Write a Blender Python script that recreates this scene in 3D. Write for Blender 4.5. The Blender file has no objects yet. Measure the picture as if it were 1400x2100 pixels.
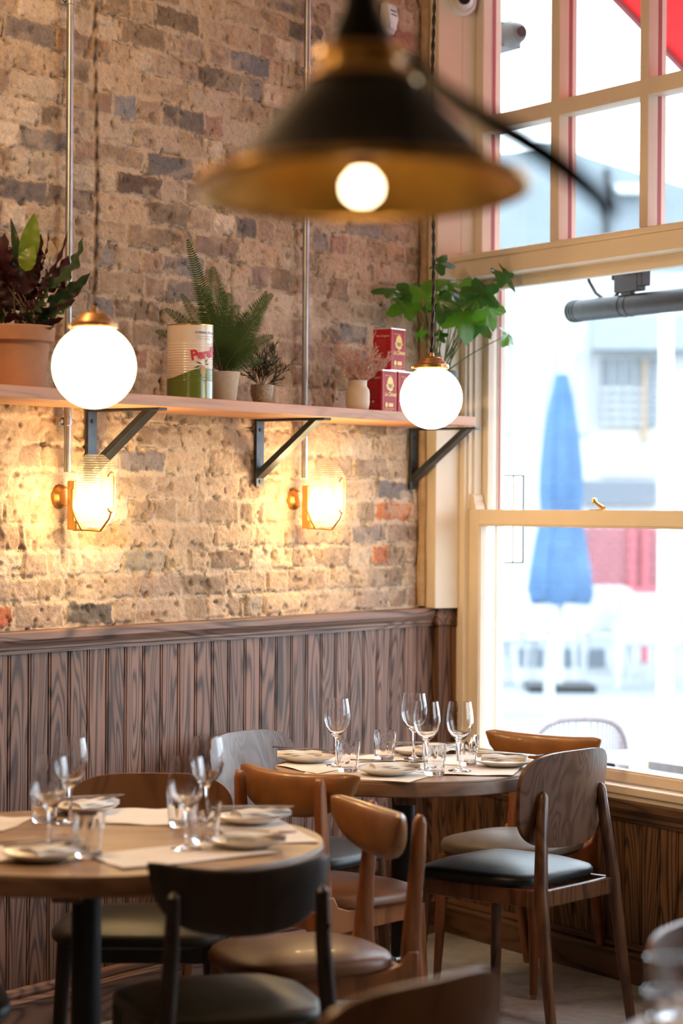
import bpy, math, random
import numpy as np
from mathutils import Vector, Matrix
SC = bpy.context.scene
COL = SC.collection
random.seed(7)

# ------------------------------------------------------------------ camera, world, exposure
FPX, RHO, V0, EYE = 4800.0, 0.0065, -6.5, 1.5          # focal length (px of a 1400 px frame), roll, horizon row, eye height
cd = bpy.data.cameras.new('camera'); cam = bpy.data.objects.new('camera', cd); COL.objects.link(cam)
cd.sensor_fit = 'HORIZONTAL'; cd.sensor_width = 24.0; cd.lens = FPX/1400*24.0
cd.clip_start = 0.05; cd.clip_end = 300
cam.matrix_world = Matrix.Translation((0, 0, EYE)) @ Matrix.Rotation(math.radians(90)+V0/FPX, 4, 'X') @ Matrix.Rotation(RHO, 4, 'Z')
cd.dof.use_dof = True; cd.dof.focus_distance = 6.85; cd.dof.aperture_fstop = 2.4; cd.dof.aperture_blades = 0
SC.camera = cam
W = bpy.data.worlds.new('overcast_sky'); SC.world = W; W.use_nodes = True
bg = W.node_tree.nodes['Background']; bg.inputs[0].default_value = (0.80, 0.91, 1.0, 1); bg.inputs[1].default_value = 7.8
SC.view_settings.view_transform = 'Standard'; SC.view_settings.look = 'None'
SC.view_settings.exposure = 0.0; SC.view_settings.gamma = 1.0; SC.view_settings.use_curve_mapping = False
SC.cycles.use_denoising = True; SC.cycles.max_bounces = 10; SC.cycles.transparent_max_bounces = 12
SC.cycles.transmission_bounces = 10; SC.cycles.diffuse_bounces = 4; SC.cycles.glossy_bounces = 4
SC.cycles.sample_clamp_indirect = 6.0; SC.cycles.blur_glossy = 0.6
WARM = (1.0, 0.66, 0.35)
def lamp(name, loc, power, radius=0.06, color=WARM):
    l = bpy.data.lights.new(name, 'POINT'); l.energy = power; l.color = color; l.shadow_soft_size = radius
    o = bpy.data.objects.new(name, l); COL.objects.link(o); o.location = loc; return o
# the dining room's other ceiling lamps, hung above and behind the camera
for k, (x, y, z, pw) in enumerate([(-1.25, 4.95, 3.0, 68), (-2.4, 2.6, 3.0, 22), (1.3, 3.4, 2.9, 3), (-0.6, 0.2, 3.1, 3), (-0.4, 6.4, 3.2, 4)]):
    lamp('ceiling_lamp_light', (x, y, z), pw, 0.12)

# ------------------------------------------------------------------ where things stand
C0 = np.array([0.362, 8.36])                            # the room corner
D1 = np.array([-0.570, -0.8216]); N1 = np.array([0.8216, -0.570])     # along the brick wall, into the room
D2 = np.array([0.529, -0.8485]); O2 = np.array([0.8485, 0.529])       # along the window wall, out to the street
A1 = math.atan2(D1[1], D1[0]); A2 = math.atan2(D2[1], D2[0])
def ray(px, py):
    u, v = px-700.0, py-1050.0
    return (u+RHO*(v-V0))/FPX, -((v-V0)-RHO*u)/FPX
def at(px, py, Y):
    a, b = ray(px, py); return Vector((a*Y, Y, EYE+b*Y))
def onz(px, py, z):
    a, b = ray(px, py); Y = (z-EYE)/b; return Vector((a*Y, Y, z))
def w1(px, py, d=0.0):
    a, b = ray(px, py); Y = (N1@C0+d)/(N1[0]*a+N1[1]); p = np.array([a*Y, Y]); return float(D1@(p-C0)), EYE+b*Y
def w2(px, py, y=0.0):
    a, b = ray(px, py); Y = (O2@C0+y)/(O2[0]*a+O2[1]); p = np.array([a*Y, Y]); return float(D2@(p-C0)), EYE+b*Y
M1 = Matrix.Translation((C0[0], C0[1], 0)) @ Matrix.Rotation(A1, 4, 'Z')   # brick-wall frame: x along, y into the room
M2 = Matrix.Translation((C0[0], C0[1], 0)) @ Matrix.Rotation(A2, 4, 'Z')   # window-wall frame: x along, y out to the street
def l1(x, y, z): return M1 @ Vector((x, y, z))
def l2(x, y, z): return M2 @ Vector((x, y, z))

# ------------------------------------------------------------------ mesh helpers
class MB:
    def __init__(s): s.v = []; s.f = []
    def add(s, vs, fs):
        o = len(s.v); s.v.extend([tuple(p) for p in vs]); s.f.extend([tuple(i+o for i in f) for f in fs]); return s
    def box(s, x0, x1, y0, y1, z0, z1, M=None):
        vs = [Vector((x, y, z)) for z in (z0, z1) for y in (y0, y1) for x in (x0, x1)]
        if M is not None: vs = [M @ p for p in vs]
        return s.add(vs, [(0, 2, 3, 1), (4, 5, 7, 6), (0, 1, 5, 4), (2, 6, 7, 3), (0, 4, 6, 2), (1, 3, 7, 5)])
    def rings(s, rs, cap0=True, cap1=True, close=False):
        n = len(rs[0]); o = len(s.v)
        for r in rs: s.v.extend([tuple(p) for p in r])
        m = len(rs)
        for i in range(m if close else m-1):
            a, b = o+i*n, o+((i+1) % m)*n
            for j in range(n):
                k = (j+1) % n; s.f.append((a+j, a+k, b+k, b+j))
        if not close:
            if cap0: s.f.append(tuple(o+j for j in reversed(range(n))))
            if cap1: s.f.append(tuple(o+(m-1)*n+j for j in range(n)))
        return s
    def tube(s, pts, r, n=10, cap=True):
        pts = [Vector(p) for p in pts]; m = len(pts)
        rad = r if isinstance(r, (list, tuple)) else [r]*m
        t0 = (pts[1]-pts[0]).normalized(); up = Vector((0, 0, 1)) if abs(t0.z) < .9 else Vector((1, 0, 0))
        nrm = (up-t0*up.dot(t0)).normalized(); rs = []
        for i in range(m):
            t = (pts[min(i+1, m-1)]-pts[max(i-1, 0)]).normalized()
            nrm = (nrm-t*nrm.dot(t)).normalized(); b = t.cross(nrm)
            rs.append([pts[i]+(nrm*math.cos(2*math.pi*j/n)+b*math.sin(2*math.pi*j/n))*rad[i] for j in range(n)])
        return s.rings(rs, cap, cap)
    def lathe(s, prof, n=32, c=(0, 0, 0), close=False, fn=None):
        rs = []
        for (r, z) in prof:
            ring = []
            for j in range(n):
                a = 2*math.pi*j/n; rr = r if fn is None else fn(r, z, a)
                ring.append((c[0]+rr*math.cos(a), c[1]+rr*math.sin(a), c[2]+z))
            rs.append(ring)
        return s.rings(rs, True, True, close)
    def prism(s, poly, z0, z1, M=None):
        r0 = [Vector((x, y, z0)) for x, y in poly]; r1 = [Vector((x, y, z1)) for x, y in poly]
        if M is not None: r0 = [M @ p for p in r0]; r1 = [M @ p for p in r1]
        return s.rings([r0, r1])
    def extrude_x(s, poly, x0, x1):                     # a (y, z) profile swept along x
        return s.rings([[(x0, y, z) for y, z in poly], [(x1, y, z) for y, z in poly]])
    def slab(s, fn, w, h, p=3.2, thick=0.012, nr=7, ns=44, top=None):
        """a superellipse sheet of half size w,h; fn(a, b) -> front point, back point"""
        fr, bk = [], []
        for i in range(nr+1):
            q = i/nr; A = []; B = []
            for j in range(ns):
                t = 2*math.pi*j/ns; ct, st = math.cos(t), math.sin(t)
                a = w*q*math.copysign(abs(ct)**(2/p), ct); b = h*q*math.copysign(abs(st)**(2/p), st)
                x, y = fn(a, b); A.append(x); B.append(y)
            fr.append(A); bk.append(B)
        return s.rings(fr[::-1][:-1]+[[p_ for p_ in fr[0]]], False, True).rings([fr[-1], bk[-1]], False, False).rings(bk, False, False)
    def obj(s, name, mat, parent=None, smooth=35, bevel=0, matrix=None, weld=False, subsurf=0):
        me = bpy.data.meshes.new(name); me.from_pydata(s.v, [], s.f); me.validate()
        import bmesh
        bm = bmesh.new(); bm.from_mesh(me)
        if weld: bmesh.ops.remove_doubles(bm, verts=bm.verts, dist=1e-5)
        bmesh.ops.recalc_face_normals(bm, faces=bm.faces); bm.to_mesh(me); bm.free()
        if smooth:
            for p in me.polygons: p.use_smooth = True
            me.set_sharp_from_angle(angle=math.radians(smooth))
        for m in (mat if isinstance(mat, (list, tuple)) else [mat]): me.materials.append(m)
        o = bpy.data.objects.new(name, me); COL.objects.link(o)
        if parent is not None: o.parent = parent
        if matrix is not None: o.matrix_world = matrix
        if bevel:
            b = o.modifiers.new('bevel', 'BEVEL'); b.width = bevel; b.segments = 2; b.limit_method = 'ANGLE'; b.angle_limit = math.radians(40)
        if subsurf:
            b = o.modifiers.new('sub', 'SUBSURF'); b.levels = subsurf; b.render_levels = subsurf
        return o
def tag(o, label=None, cat=None, group=None, kind=None):
    if label: o['label'] = label
    if cat: o['category'] = cat
    if group: o['group'] = group
    if kind: o['kind'] = kind
    return o
def thing(name, label, cat, loc=(0, 0, 0), rz=0.0, group=None, matrix=None):
    o = bpy.data.objects.new(name, None); COL.objects.link(o); o.empty_display_size = .1
    if matrix is not None: o.matrix_world = matrix
    else: o.location = loc; o.rotation_euler = (0, 0, rz)
    return tag(o, label, cat, group)
def dup(root, label, loc=None, rz=None, group=None):
    r = root.copy(); COL.objects.link(r)
    if loc is not None: r.location = loc
    if rz is not None: r.rotation_euler = (0, 0, rz)
    r['label'] = label
    if group: r['group'] = group
    for ch in list(root.children):
        c = ch.copy(); COL.objects.link(c); c.parent = r; c.matrix_parent_inverse = ch.matrix_parent_inverse
        for g in list(ch.children):
            d = g.copy(); COL.objects.link(d); d.parent = c; d.matrix_parent_inverse = g.matrix_parent_inverse
    return r
def struct(o, label=None): o['kind'] = 'structure'; return o

# ------------------------------------------------------------------ materials
def new_mat(name):
    m = bpy.data.materials.new(name); m.use_nodes = True; return m, m.node_tree, m.node_tree.nodes['Principled BSDF']
def N(nt, kind, **kw):
    n = nt.nodes.new(kind)
    for k, v in kw.items():
        if hasattr(n, k): setattr(n, k, v)
        else: n.inputs[k].default_value = v
    return n
def coords(nt, scale=(1, 1, 1), kind='Object'):
    t = N(nt, 'ShaderNodeTexCoord'); m = N(nt, 'ShaderNodeMapping'); m.inputs['Scale'].default_value = scale
    nt.links.new(t.outputs[kind], m.inputs['Vector']); return m.outputs['Vector']
def ramp(nt, fac, stops):
    r = N(nt, 'ShaderNodeValToRGB'); e = r.color_ramp.elements
    while len(e) < len(stops): e.new(0.5)
    for i, (p, c) in enumerate(stops): e[i].position = p; e[i].color = (*c, 1)
    nt.links.new(fac, r.inputs['Fac']); return r.outputs['Color']
def plain(name, color, rough=0.5, metal=0.0, var=0.12, scale=30, bump=0.0, coat=0.0, spec=0.5, sheen=0.0):
    m, nt, b = new_mat(name); L = nt.links
    n = N(nt, 'ShaderNodeTexNoise', Scale=scale, Detail=4.0); L.new(coords(nt), n.inputs['Vector'])
    lo = tuple(max(0, c*(1-var)) for c in color); hi = tuple(min(1, c*(1+var)) for c in color)
    L.new(ramp(nt, n.outputs['Fac'], [(0.3, lo), (0.7, hi)]), b.inputs['Base Color'])
    b.inputs['Roughness'].default_value = rough; b.inputs['Metallic'].default_value = metal
    b.inputs['Coat Weight'].default_value = coat; b.inputs['Specular IOR Level'].default_value = spec
    b.inputs['Sheen Weight'].default_value = sheen
    if bump:
        bp = N(nt, 'ShaderNodeBump', Strength=bump, Distance=0.01); L.new(n.outputs['Fac'], bp.inputs['Height']); L.new(bp.outputs['Normal'], b.inputs['Normal'])
    return m
def wood(name, dark, light, stretch=(1, 1, .12), scale=9.0, rings=9.0, rough=0.45, pid=False, pore=0.35, bump=0.15, coat=0.0):
    m, nt, b = new_mat(name); L = nt.links
    vec = coords(nt, stretch)
    if pid:
        at_ = N(nt, 'ShaderNodeAttribute', attribute_name='pid'); mul = N(nt, 'ShaderNodeMath', operation='MULTIPLY'); mul.inputs[1].default_value = 37.0
        L.new(at_.outputs['Fac'], mul.inputs[0])
        cx = N(nt, 'ShaderNodeCombineXYZ'); L.new(mul.outputs[0], cx.inputs[1]); L.new(mul.outputs[0], cx.inputs[2])
        va = N(nt, 'ShaderNodeVectorMath', operation='ADD'); L.new(vec, va.inputs[0]); L.new(cx.outputs[0], va.inputs[1]); vec = va.outputs[0]
    n = N(nt, 'ShaderNodeTexNoise', Scale=scale, Detail=2.0, Distortion=0.5); L.new(vec, n.inputs['Vector'])
    mu = N(nt, 'ShaderNodeMath', operation='MULTIPLY'); mu.inputs[1].default_value = rings*6.283; L.new(n.outputs['Fac'], mu.inputs[0])
    si = N(nt, 'ShaderNodeMath', operation='SINE'); L.new(mu.outputs[0], si.inputs[0])
    ad = N(nt, 'ShaderNodeMath', operation='MULTIPLY_ADD'); ad.inputs[1].default_value = .5; ad.inputs[2].default_value = .5; L.new(si.outputs[0], ad.inputs[0])
    st2 = tuple(a*c for a, c in zip((1, 1, 1), stretch)); f2 = N(nt, 'ShaderNodeTexNoise', Scale=scale*14, Detail=3.0); L.new(vec, f2.inputs['Vector'])
    mx = N(nt, 'ShaderNodeMix', data_type='FLOAT'); mx.inputs[0].default_value = pore; L.new(ad.outputs[0], mx.inputs[2]); L.new(f2.outputs['Fac'], mx.inputs[3])
    mid = tuple((a*.35+c*.65) for a, c in zip(dark, light))
    col = ramp(nt, mx.outputs[0], [(0.12, dark), (0.38, mid), (0.8, light)])
    if pid:
        hv = N(nt, 'ShaderNodeHueSaturation'); mr = N(nt, 'ShaderNodeMapRange'); mr.inputs['To Min'].default_value = .78; mr.inputs['To Max'].default_value = 1.18
        L.new(at_.outputs['Fac'], mr.inputs['Value']); L.new(mr.outputs[0], hv.inputs['Value']); L.new(col, hv.inputs['Color']); col = hv.outputs['Color']
    L.new(col, b.inputs['Base Color']); b.inputs['Roughness'].default_value = rough; b.inputs['Coat Weight'].default_value = coat; b.inputs['Coat Roughness'].default_value = .25
    if bump:
        bp = N(nt, 'ShaderNodeBump', Strength=bump, Distance=0.002); L.new(mx.outputs[0], bp.inputs['Height']); L.new(bp.outputs['Normal'], b.inputs['Normal'])
    return m
def emit(name, color, strength, edge=None):
    m, nt, b = new_mat(name); b.inputs['Base Color'].default_value = (*color, 1); b.inputs['Emission Color'].default_value = (*color, 1)
    b.inputs['Emission Strength'].default_value = strength; b.inputs['Roughness'].default_value = .3; return m
def glass(name, tint=(1, 1, 1), rough=0.0, ior=1.45):
    m, nt, b = new_mat(name); b.inputs['Base Color'].default_value = (*tint, 1); b.inputs['Transmission Weight'].default_value = 1
    b.inputs['Roughness'].default_value = rough; b.inputs['IOR'].default_value = ior; return m
def pane_mat(name, tint=(.97, .99, 1.0)):
    m, nt, b = new_mat(name); L = nt.links; nt.nodes.remove(b)
    tr = N(nt, 'ShaderNodeBsdfTransparent'); tr.inputs[0].default_value = (*tint, 1); gl = N(nt, 'ShaderNodeBsdfGlossy'); gl.inputs['Roughness'].default_value = .01
    lw = N(nt, 'ShaderNodeLayerWeight', Blend=.5); pw = N(nt, 'ShaderNodeMath', operation='POWER'); pw.inputs[1].default_value = 5.0; L.new(lw.outputs['Facing'], pw.inputs[0])
    fr = N(nt, 'ShaderNodeMath', operation='MULTIPLY_ADD'); fr.inputs[1].default_value = .9; fr.inputs[2].default_value = .03; L.new(pw.outputs[0], fr.inputs[0]); mx = N(nt, 'ShaderNodeMixShader')
    L.new(fr.outputs[0], mx.inputs[0]); L.new(tr.outputs[0], mx.inputs[1]); L.new(gl.outputs[0], mx.inputs[2])
    L.new(mx.outputs[0], nt.nodes['Material Output'].inputs['Surface']); return m

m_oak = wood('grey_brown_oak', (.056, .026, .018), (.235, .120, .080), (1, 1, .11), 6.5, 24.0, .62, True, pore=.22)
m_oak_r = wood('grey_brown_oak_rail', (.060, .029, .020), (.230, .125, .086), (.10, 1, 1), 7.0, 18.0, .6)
m_oak_d = wood('backlit_oak_panel', (.030, .015, .008), (.15, .075, .036), (1, 1, .11), 6.5, 20.0, .5, True, pore=.25)  # same oak as the wainscot, darkened for the backlit window wall
m_oak_shade_r = wood('backlit_oak_rail', (.030, .015, .008), (.13, .066, .034), (.10, 1, 1), 9.0, 6.0, .42)  # rail oak with the backlit side's shade put into its colour
m_shelf = wood('oak_shelf_board', (.40, .165, .075), (.54, .245, .12), (.10, 1, 1), 14.0, 5.0, .5)
m_walnut = wood('dark_walnut', (.044, .016, .007), (.135, .052, .021), (1, 1, .2), 12.0, 5.0, .36, coat=.15)
m_plywood = wood('walnut_plywood', (.070, .030, .016), (.130, .062, .036), (1, .3, .35), 9.0, 13.0, .36, pore=.2, coat=.2)
m_plywood_b = wood('brown_plywood', (.135, .052, .016), (.20, .080, .027), (1, .3, .35), 8.0, 6.0, .4, pore=.2, coat=.15)
m_teak = wood('reddish_teak', (.17, .052, .014), (.30, .100, .028), (1, 1, .15), 12.0, 4.0, .38, coat=.2)
m_dark = wood('near_black_wood', (.006, .0035, .003), (.022, .011, .007), (1, 1, .2), 12.0, 5.0, .42, coat=.1)
m_tan = plain('tan_leather', (.27, .105, .026), .36, var=.18, scale=14, bump=.12, coat=.15)
m_brownseat = plain('brown_leather', (.16, .062, .025), .38, var=.2, scale=12, bump=.1, coat=.05, spec=.35)
m_taupe = plain('taupe_leather', (.105, .078, .052), .45, var=.15, scale=12, bump=.1, spec=.35)
m_black = plain('black_leather', (.006, .008, .010), .40, var=.2, scale=20, bump=.1, spec=.3)
m_olive = plain('dark_olive_leather', (.034, .029, .016), .40, var=.15, scale=18, bump=.1, spec=.35)
m_table = wood('table_laminate', (.24, .145, .085), (.34, .215, .135), (.2, 1, 1), 6.0, 4.0, .42)
m_table_e = wood('table_edge', (.13, .062, .032), (.24, .125, .07), (.3, .3, 1), 9.0, 4.0, .45)
m_steel = plain('black_steel', (.012, .013, .016), .45, .3, .1)
m_bracket = plain('gunmetal_bracket', (.045, .052, .060), .38, .75, .2)
m_galv = plain('galvanised_steel', (.40, .39, .39), .38, .85, .12)
m_brass = plain('brass', (.62, .38, .12), .30, 1.0, .15)
m_brass_d = plain('aged_brass', (.42, .22, .09), .38, .95, .2)
m_brass_in = plain('brass_shade_inside', (.85, .45, .08), .30, .95, .1)
m_shade = plain('black_enamel', (.006, .004, .003), .55, .0, .1, spec=.25)
m_paint = plain('cream_paint', (.76, .665, .54), .5, var=.03, scale=8)
m_white = plain('white_plastic', (.72, .72, .70), .45, var=.03)
m_red = plain('red_paint', (.34, .075, .08), .5, var=.05)
m_plaster = plain('old_plaster', (.42, .28, .17), .85, var=.2, scale=25, bump=.3)
m_ceil = plain('warm_white_ceiling', (.55, .47, .38), .8, var=.03)
m_room = plain('dim_room_wall', (.20, .13, .085), .8, var=.1, scale=4)
m_pane = pane_mat('window_glass')
m_glass = glass('clear_glass', (.985, .99, 1.0))
m_paper = plain('white_paper', (.84, .80, .76), .7, var=.04, scale=10)
m_plate = plain('cream_stoneware', (.72, .63, .54), .35, var=.06, scale=40, coat=.2)
m_napkin = plain('white_cotton', (.86, .84, .81), .85, var=.04, scale=60, bump=.15)
m_cutlery = plain('polished_steel', (.62, .60, .58), .16, 1.0, .05)
m_terra = plain('weathered_terracotta', (.40, .19, .10), .85, var=.32, scale=6, bump=.1)
m_soil = plain('dark_soil', (.03, .02, .014), .9, var=.4, scale=80, bump=.4)
m_concrete = plain('pale_concrete_pot', (.50, .40, .30), .8, var=.08, scale=60, bump=.1)
m_speck = plain('speckled_stoneware', (.30, .22, .14), .55, var=.5, scale=220)
m_vase = plain('matt_cream_ceramic', (.60, .47, .34), .55, var=.05)
m_slate = plain('dark_slate_pot', (.075, .07, .07), .6, var=.2)
m_floor = None

# ------------------------------------------------------------------ brick wall (real relief, brick colours as an attribute)
rng = np.random.default_rng(11)
def vnoise(x, y, seed):
    r = np.random.default_rng(seed).random((256, 256)).astype(np.float32)
    xi, yi = np.floor(x).astype(int), np.floor(y).astype(int); fx, fy = x-xi, y-yi
    fx, fy = fx*fx*(3-2*fx), fy*fy*(3-2*fy); a, b, c, d = r[xi & 255, yi & 255], r[(xi+1) & 255, yi & 255], r[xi & 255, (yi+1) & 255], r[(xi+1) & 255, (yi+1) & 255]
    return (a*(1-fx)+b*fx)*(1-fy)+(c*(1-fx)+d*fx)*fy
def fbm(x, y, seed, o=4):
    t, a, s = 0, .5, 0
    for i in range(o): t = t+a*vnoise(x*2**i, y*2**i, seed+i); s += a; a *= .55
    return t/s
def sstep(e0, e1, x):
    t = np.clip((x-e0)/(e1-e0), 0, 1); return t*t*(3-2*t)
def build_bricks():
    xs = np.concatenate([np.arange(-.06, 2.75, .0046), np.arange(2.75, 8.01, .03)])
    zs = np.concatenate([np.arange(1.08, 3.36, .0046), np.arange(3.36, 3.61, .02)])
    X, Z = np.meshgrid(xs, zs, indexing='ij')
    wx = X+.016*(fbm(X*11, Z*11, 3)-.5)+.010*(fbm(X*46, Z*46, 5, 3)-.5); wz = Z+.012*(fbm(X*3, Z*5, 21)-.5)+.014*(fbm(X*15, Z*15, 9)-.5)+.006*(fbm(X*55, Z*55, 15, 2)-.5)
    P = .0750; z0 = 1.078
    row = np.floor((wz-z0)/P).astype(int); fz = (wz-z0)/P-row
    pal = np.array([(.46, .325, .22), (.53, .38, .255), (.40, .285, .195), (.50, .34, .19), (.38, .25, .175), (.42, .30, .225), (.66, .52, .39), (.30, .215, .15), (.20, .175, .165), (.27, .23, .21), (.42, .225, .17)])
    wts = np.array([.17, .18, .14, .07, .08, .10, .13, .07, .018, .022, .025]); wts = wts/wts.sum()
    colr = np.zeros(X.shape+(3,), np.float32); dist = np.zeros(X.shape, np.float32); hoff = np.zeros(X.shape, np.float32); smear = np.zeros(X.shape, np.float32); spot = np.zeros(X.shape, np.float32)
    special = []                                           # the bricks that stand out: where, and their colour
    for px, py, c in [(218, 1230, (.075, .08, .085)), (10, 1252, (.50, .12, .05)), (357, 336, (.13, .14, .16)), (286, 372, (.10, .07, .06)), (190, 403, (.20, .15, .12)), (258, 222, (.27, .28, .31)),
                      (342, 240, (.15, .14, .15)), (535, 140, (.17, .185, .22)), (470, 165, (.14, .12, .11)), (460, 533, (.45, .21, .16)), (345, 520, (.24, .24, .26)), (233, 640, (.26, .25, .26)),
                      (65, 285, (.22, .20, .20)), (45, 378, (.16, .15, .16)), (60, 40, (.22, .19, .18)), (420, 262, (.43, .25, .20)), (825, 1038, (.55, .16, .06)), (782, 1160, (.48, .16, .08)),
                      (215, 498, (.30, .27, .26)), (420, 485, (.30, .22, .18)), (540, 585, (.30, .21, .18)), (390, 575, (.22, .19, .18)), (500, 262, (.24, .22, .21)), (600, 70, (.13, .115, .105)), (400, 45, (.20, .15, .10)),
                      (515, 1222, (.40, .34, .27)), (288, 1130, (.36, .31, .24)), (385, 430, (.25, .19, .14)), (500, 290, (.60, .47, .36)), (305, 285, (.55, .41, .31)), (230, 360, (.62, .50, .37)), (455, 225, (.56, .43, .33)),
                      (360, 1125, (.64, .48, .30)), (690, 520, (.44, .26, .20)), (650, 505, (.35, .3, .28)), (760, 170, (.30, .24, .2)), (560, 1130, (.62, .48, .3)), (700, 1050, (.6, .45, .26))]:
        x, z = w1(px, py, -.03); special.append((x, z, c))
    for r in range(row.min(), row.max()+1):
        e = [-.5+rng.random()*.2]; kind = rng.random()
        while e[-1] < 8.5:
            h = rng.random() < (.62 if r % 2 else .30); e.append(e[-1]+((.108 if h else .218)+rng.normal(0, .007)))
        e = np.array(e); nb = len(e); cid = rng.choice(len(pal), nb, p=wts)
        cc = pal[cid]*(1+rng.normal(0, .09, (nb, 1))); ho = rng.normal(0, .0025, nb); sm = rng.random(nb)**2; sp = np.zeros(nb)
        for (sx, sz, c) in special:
            if int(math.floor((sz-z0)/P)) == r:
                k = np.searchsorted(e, sx)-1; lum = .18; cc[k] = tuple(q*(1-lum)+lum*t_ for q, t_ in zip(c, (.42, .29, .19))); sm[k] = .45; sp[k] = .7
        m = row == r; b = np.searchsorted(e, wx[m])-1
        colr[m] = cc[b]; hoff[m] = ho[b]; smear[m] = sm[b]; spot[m] = sp[b]
        dist[m] = np.minimum(np.minimum(wx[m]-e[b], e[b+1]-wx[m]), np.minimum(fz[m], 1-fz[m])*P)
    n1 = fbm(X*26, Z*26, 31); n2 = fbm(X*90, Z*90, 41, 3); n3 = fbm(X*7, Z*7, 51); n4 = fbm(X*14, Z*20, 61)
    mask = sstep(.0030, .0095, dist+.017*(n1-.5)+.008*(n2-.5)-.004*smear)
    lime = sstep(.50, .66, n4)*(.38+.5*smear)*(1-.35*spot)        # lime and mortar dragged over the faces
    mask = mask*(1-.85*lime)
    mort = np.array([.60, .455, .325])*(1+.22*(n3-.5))[..., None]*(1+.18*(n2-.5))[..., None]
    face = colr*(1+.45*(n2-.5))[..., None]*(1+.35*(n1-.5))[..., None]
    scorch = sstep(.60, .74, fbm(X*19, Z*24, 71))[..., None]*.45; face = face*(1-scorch)+np.array([.20, .145, .11])*scorch
    dirt = sstep(.60, .8, n3)[..., None]*.30
    col = (mort*(1-mask[..., None])+face*mask[..., None])*(1-dirt)+np.array([.30, .215, .15])*dirt
    pit = sstep(.70, .80, fbm(X*34, Z*34, 81, 2))
    gap = np.exp(-((dist-.0035)/.0018)**2)*sstep(.50, .66, fbm(X*22, Z*22, 91, 3))
    y = -.030+mask*(.0030+.8*hoff)+.008*(n1-.5)+.0035*(n2-.5)+.010*(n3-.5)-.007*pit-.009*gap
    col = col*(1-.45*gap[..., None])*(1-.30*pit[..., None])
    nx, nz = X.shape; me = bpy.data.meshes.new('wall_left')
    co = np.stack([X, y, Z], -1).reshape(-1, 3).astype(np.float32)
    i, j = np.meshgrid(np.arange(nx-1), np.arange(nz-1), indexing='ij'); a = (i*nz+j).ravel(); q = np.stack([a, a+1, a+nz+1, a+nz], 1).astype(np.int32)
    me.vertices.add(len(co)); me.vertices.foreach_set('co', co.ravel()); me.loops.add(q.size); me.loops.foreach_set('vertex_index', q.ravel())
    me.polygons.add(len(q)); me.polygons.foreach_set('loop_start', np.arange(0, q.size, 4, dtype=np.int32)); me.update(calc_edges=True)
    at_ = me.attributes.new('brick_colour', 'FLOAT_COLOR', 'POINT'); at_.data.foreach_set('color', np.concatenate([np.clip(col, 0.01, 1), np.ones(X.shape+(1,))], -1).astype(np.float32).ravel())
    for_smooth = np.ones(len(q), dtype=bool); me.polygons.foreach_set('use_smooth', for_smooth)
    m, nt, b = new_mat('old_stock_brick'); L = nt.links
    ca = N(nt, 'ShaderNodeAttribute', attribute_name='brick_colour'); vec = coords(nt)
    n = N(nt, 'ShaderNodeTexNoise', Scale=260.0, Detail=4.0); L.new(vec, n.inputs['Vector']); sp_ = N(nt, 'ShaderNodeTexNoise', Scale=75.0, Detail=3.0); L.new(vec, sp_.inputs['Vector'])
    hs = N(nt, 'ShaderNodeMix', data_type='RGBA', blend_type='MULTIPLY'); hs.inputs[0].default_value = .8
    L.new(ca.outputs['Color'], hs.inputs[6]); L.new(ramp(nt, n.outputs['Fac'], [(.3, (.72, .70, .68)), (.7, (1.14, 1.12, 1.1))]), hs.inputs[7])
    h2 = N(nt, 'ShaderNodeMix', data_type='RGBA', blend_type='MULTIPLY'); h2.inputs[0].default_value = .7
    L.new(hs.outputs[2], h2.inputs[6]); L.new(ramp(nt, sp_.outputs['Fac'], [(.28, (.60, .55, .5)), (.42, (1, 1, 1)), (.8, (1.1, 1.08, 1.05))]), h2.inputs[7]); L.new(h2.outputs[2], b.inputs['Base Color'])
    bp = N(nt, 'ShaderNodeBump', Strength=.5, Distance=.004); ad = N(nt, 'ShaderNodeMath', operation='ADD'); L.new(n.outputs['Fac'], ad.inputs[0]); L.new(sp_.outputs['Fac'], ad.inputs[1]); L.new(ad.outputs[0], bp.inputs['Height'])
    L.new(bp.outputs['Normal'], b.inputs['Normal']); b.inputs['Roughness'].default_value = .9; b.inputs['Specular IOR Level'].default_value = .25
    me.materials.append(m); o = bpy.data.objects.new('wall_left', me); COL.objects.link(o); o.matrix_world = M1; struct(o)
build_bricks()
struct(MB().box(.02, 8, -.25, -.06, 0, 3.6).obj('wall_left_core', m_plaster, matrix=M1, smooth=0))['label'] = 'solid masonry behind the old brick face'

# ------------------------------------------------------------------ floor, ceiling, far walls
def floor_mat():
    m, nt, b = new_mat('worn_concrete_floor'); L = nt.links; vec = coords(nt)
    n = N(nt, 'ShaderNodeTexNoise', Scale=3.0, Detail=6.0, Distortion=.8); L.new(vec, n.inputs['Vector']); n2 = N(nt, 'ShaderNodeTexNoise', Scale=24.0, Detail=5.0); L.new(vec, n2.inputs['Vector'])
    mx = N(nt, 'ShaderNodeMix', data_type='FLOAT'); mx.inputs[0].default_value = .4; L.new(n.outputs['Fac'], mx.inputs[2]); L.new(n2.outputs['Fac'], mx.inputs[3])
    L.new(ramp(nt, mx.outputs[0], [(.35, (.18, .184, .186)), (.5, (.32, .335, .345)), (.66, (.44, .465, .48))]), b.inputs['Base Color'])
    rr = N(nt, 'ShaderNodeMapRange'); rr.inputs['To Min'].default_value = .30; rr.inputs['To Max'].default_value = .55; L.new(n.outputs['Fac'], rr.inputs['Value']); L.new(rr.outputs[0], b.inputs['Roughness'])
    bp = N(nt, 'ShaderNodeBump', Strength=.2, Distance=.004); L.new(n2.outputs['Fac'], bp.inputs['Height']); L.new(bp.outputs['Normal'], b.inputs['Normal']); return m
m_floor = floor_mat()
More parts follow.
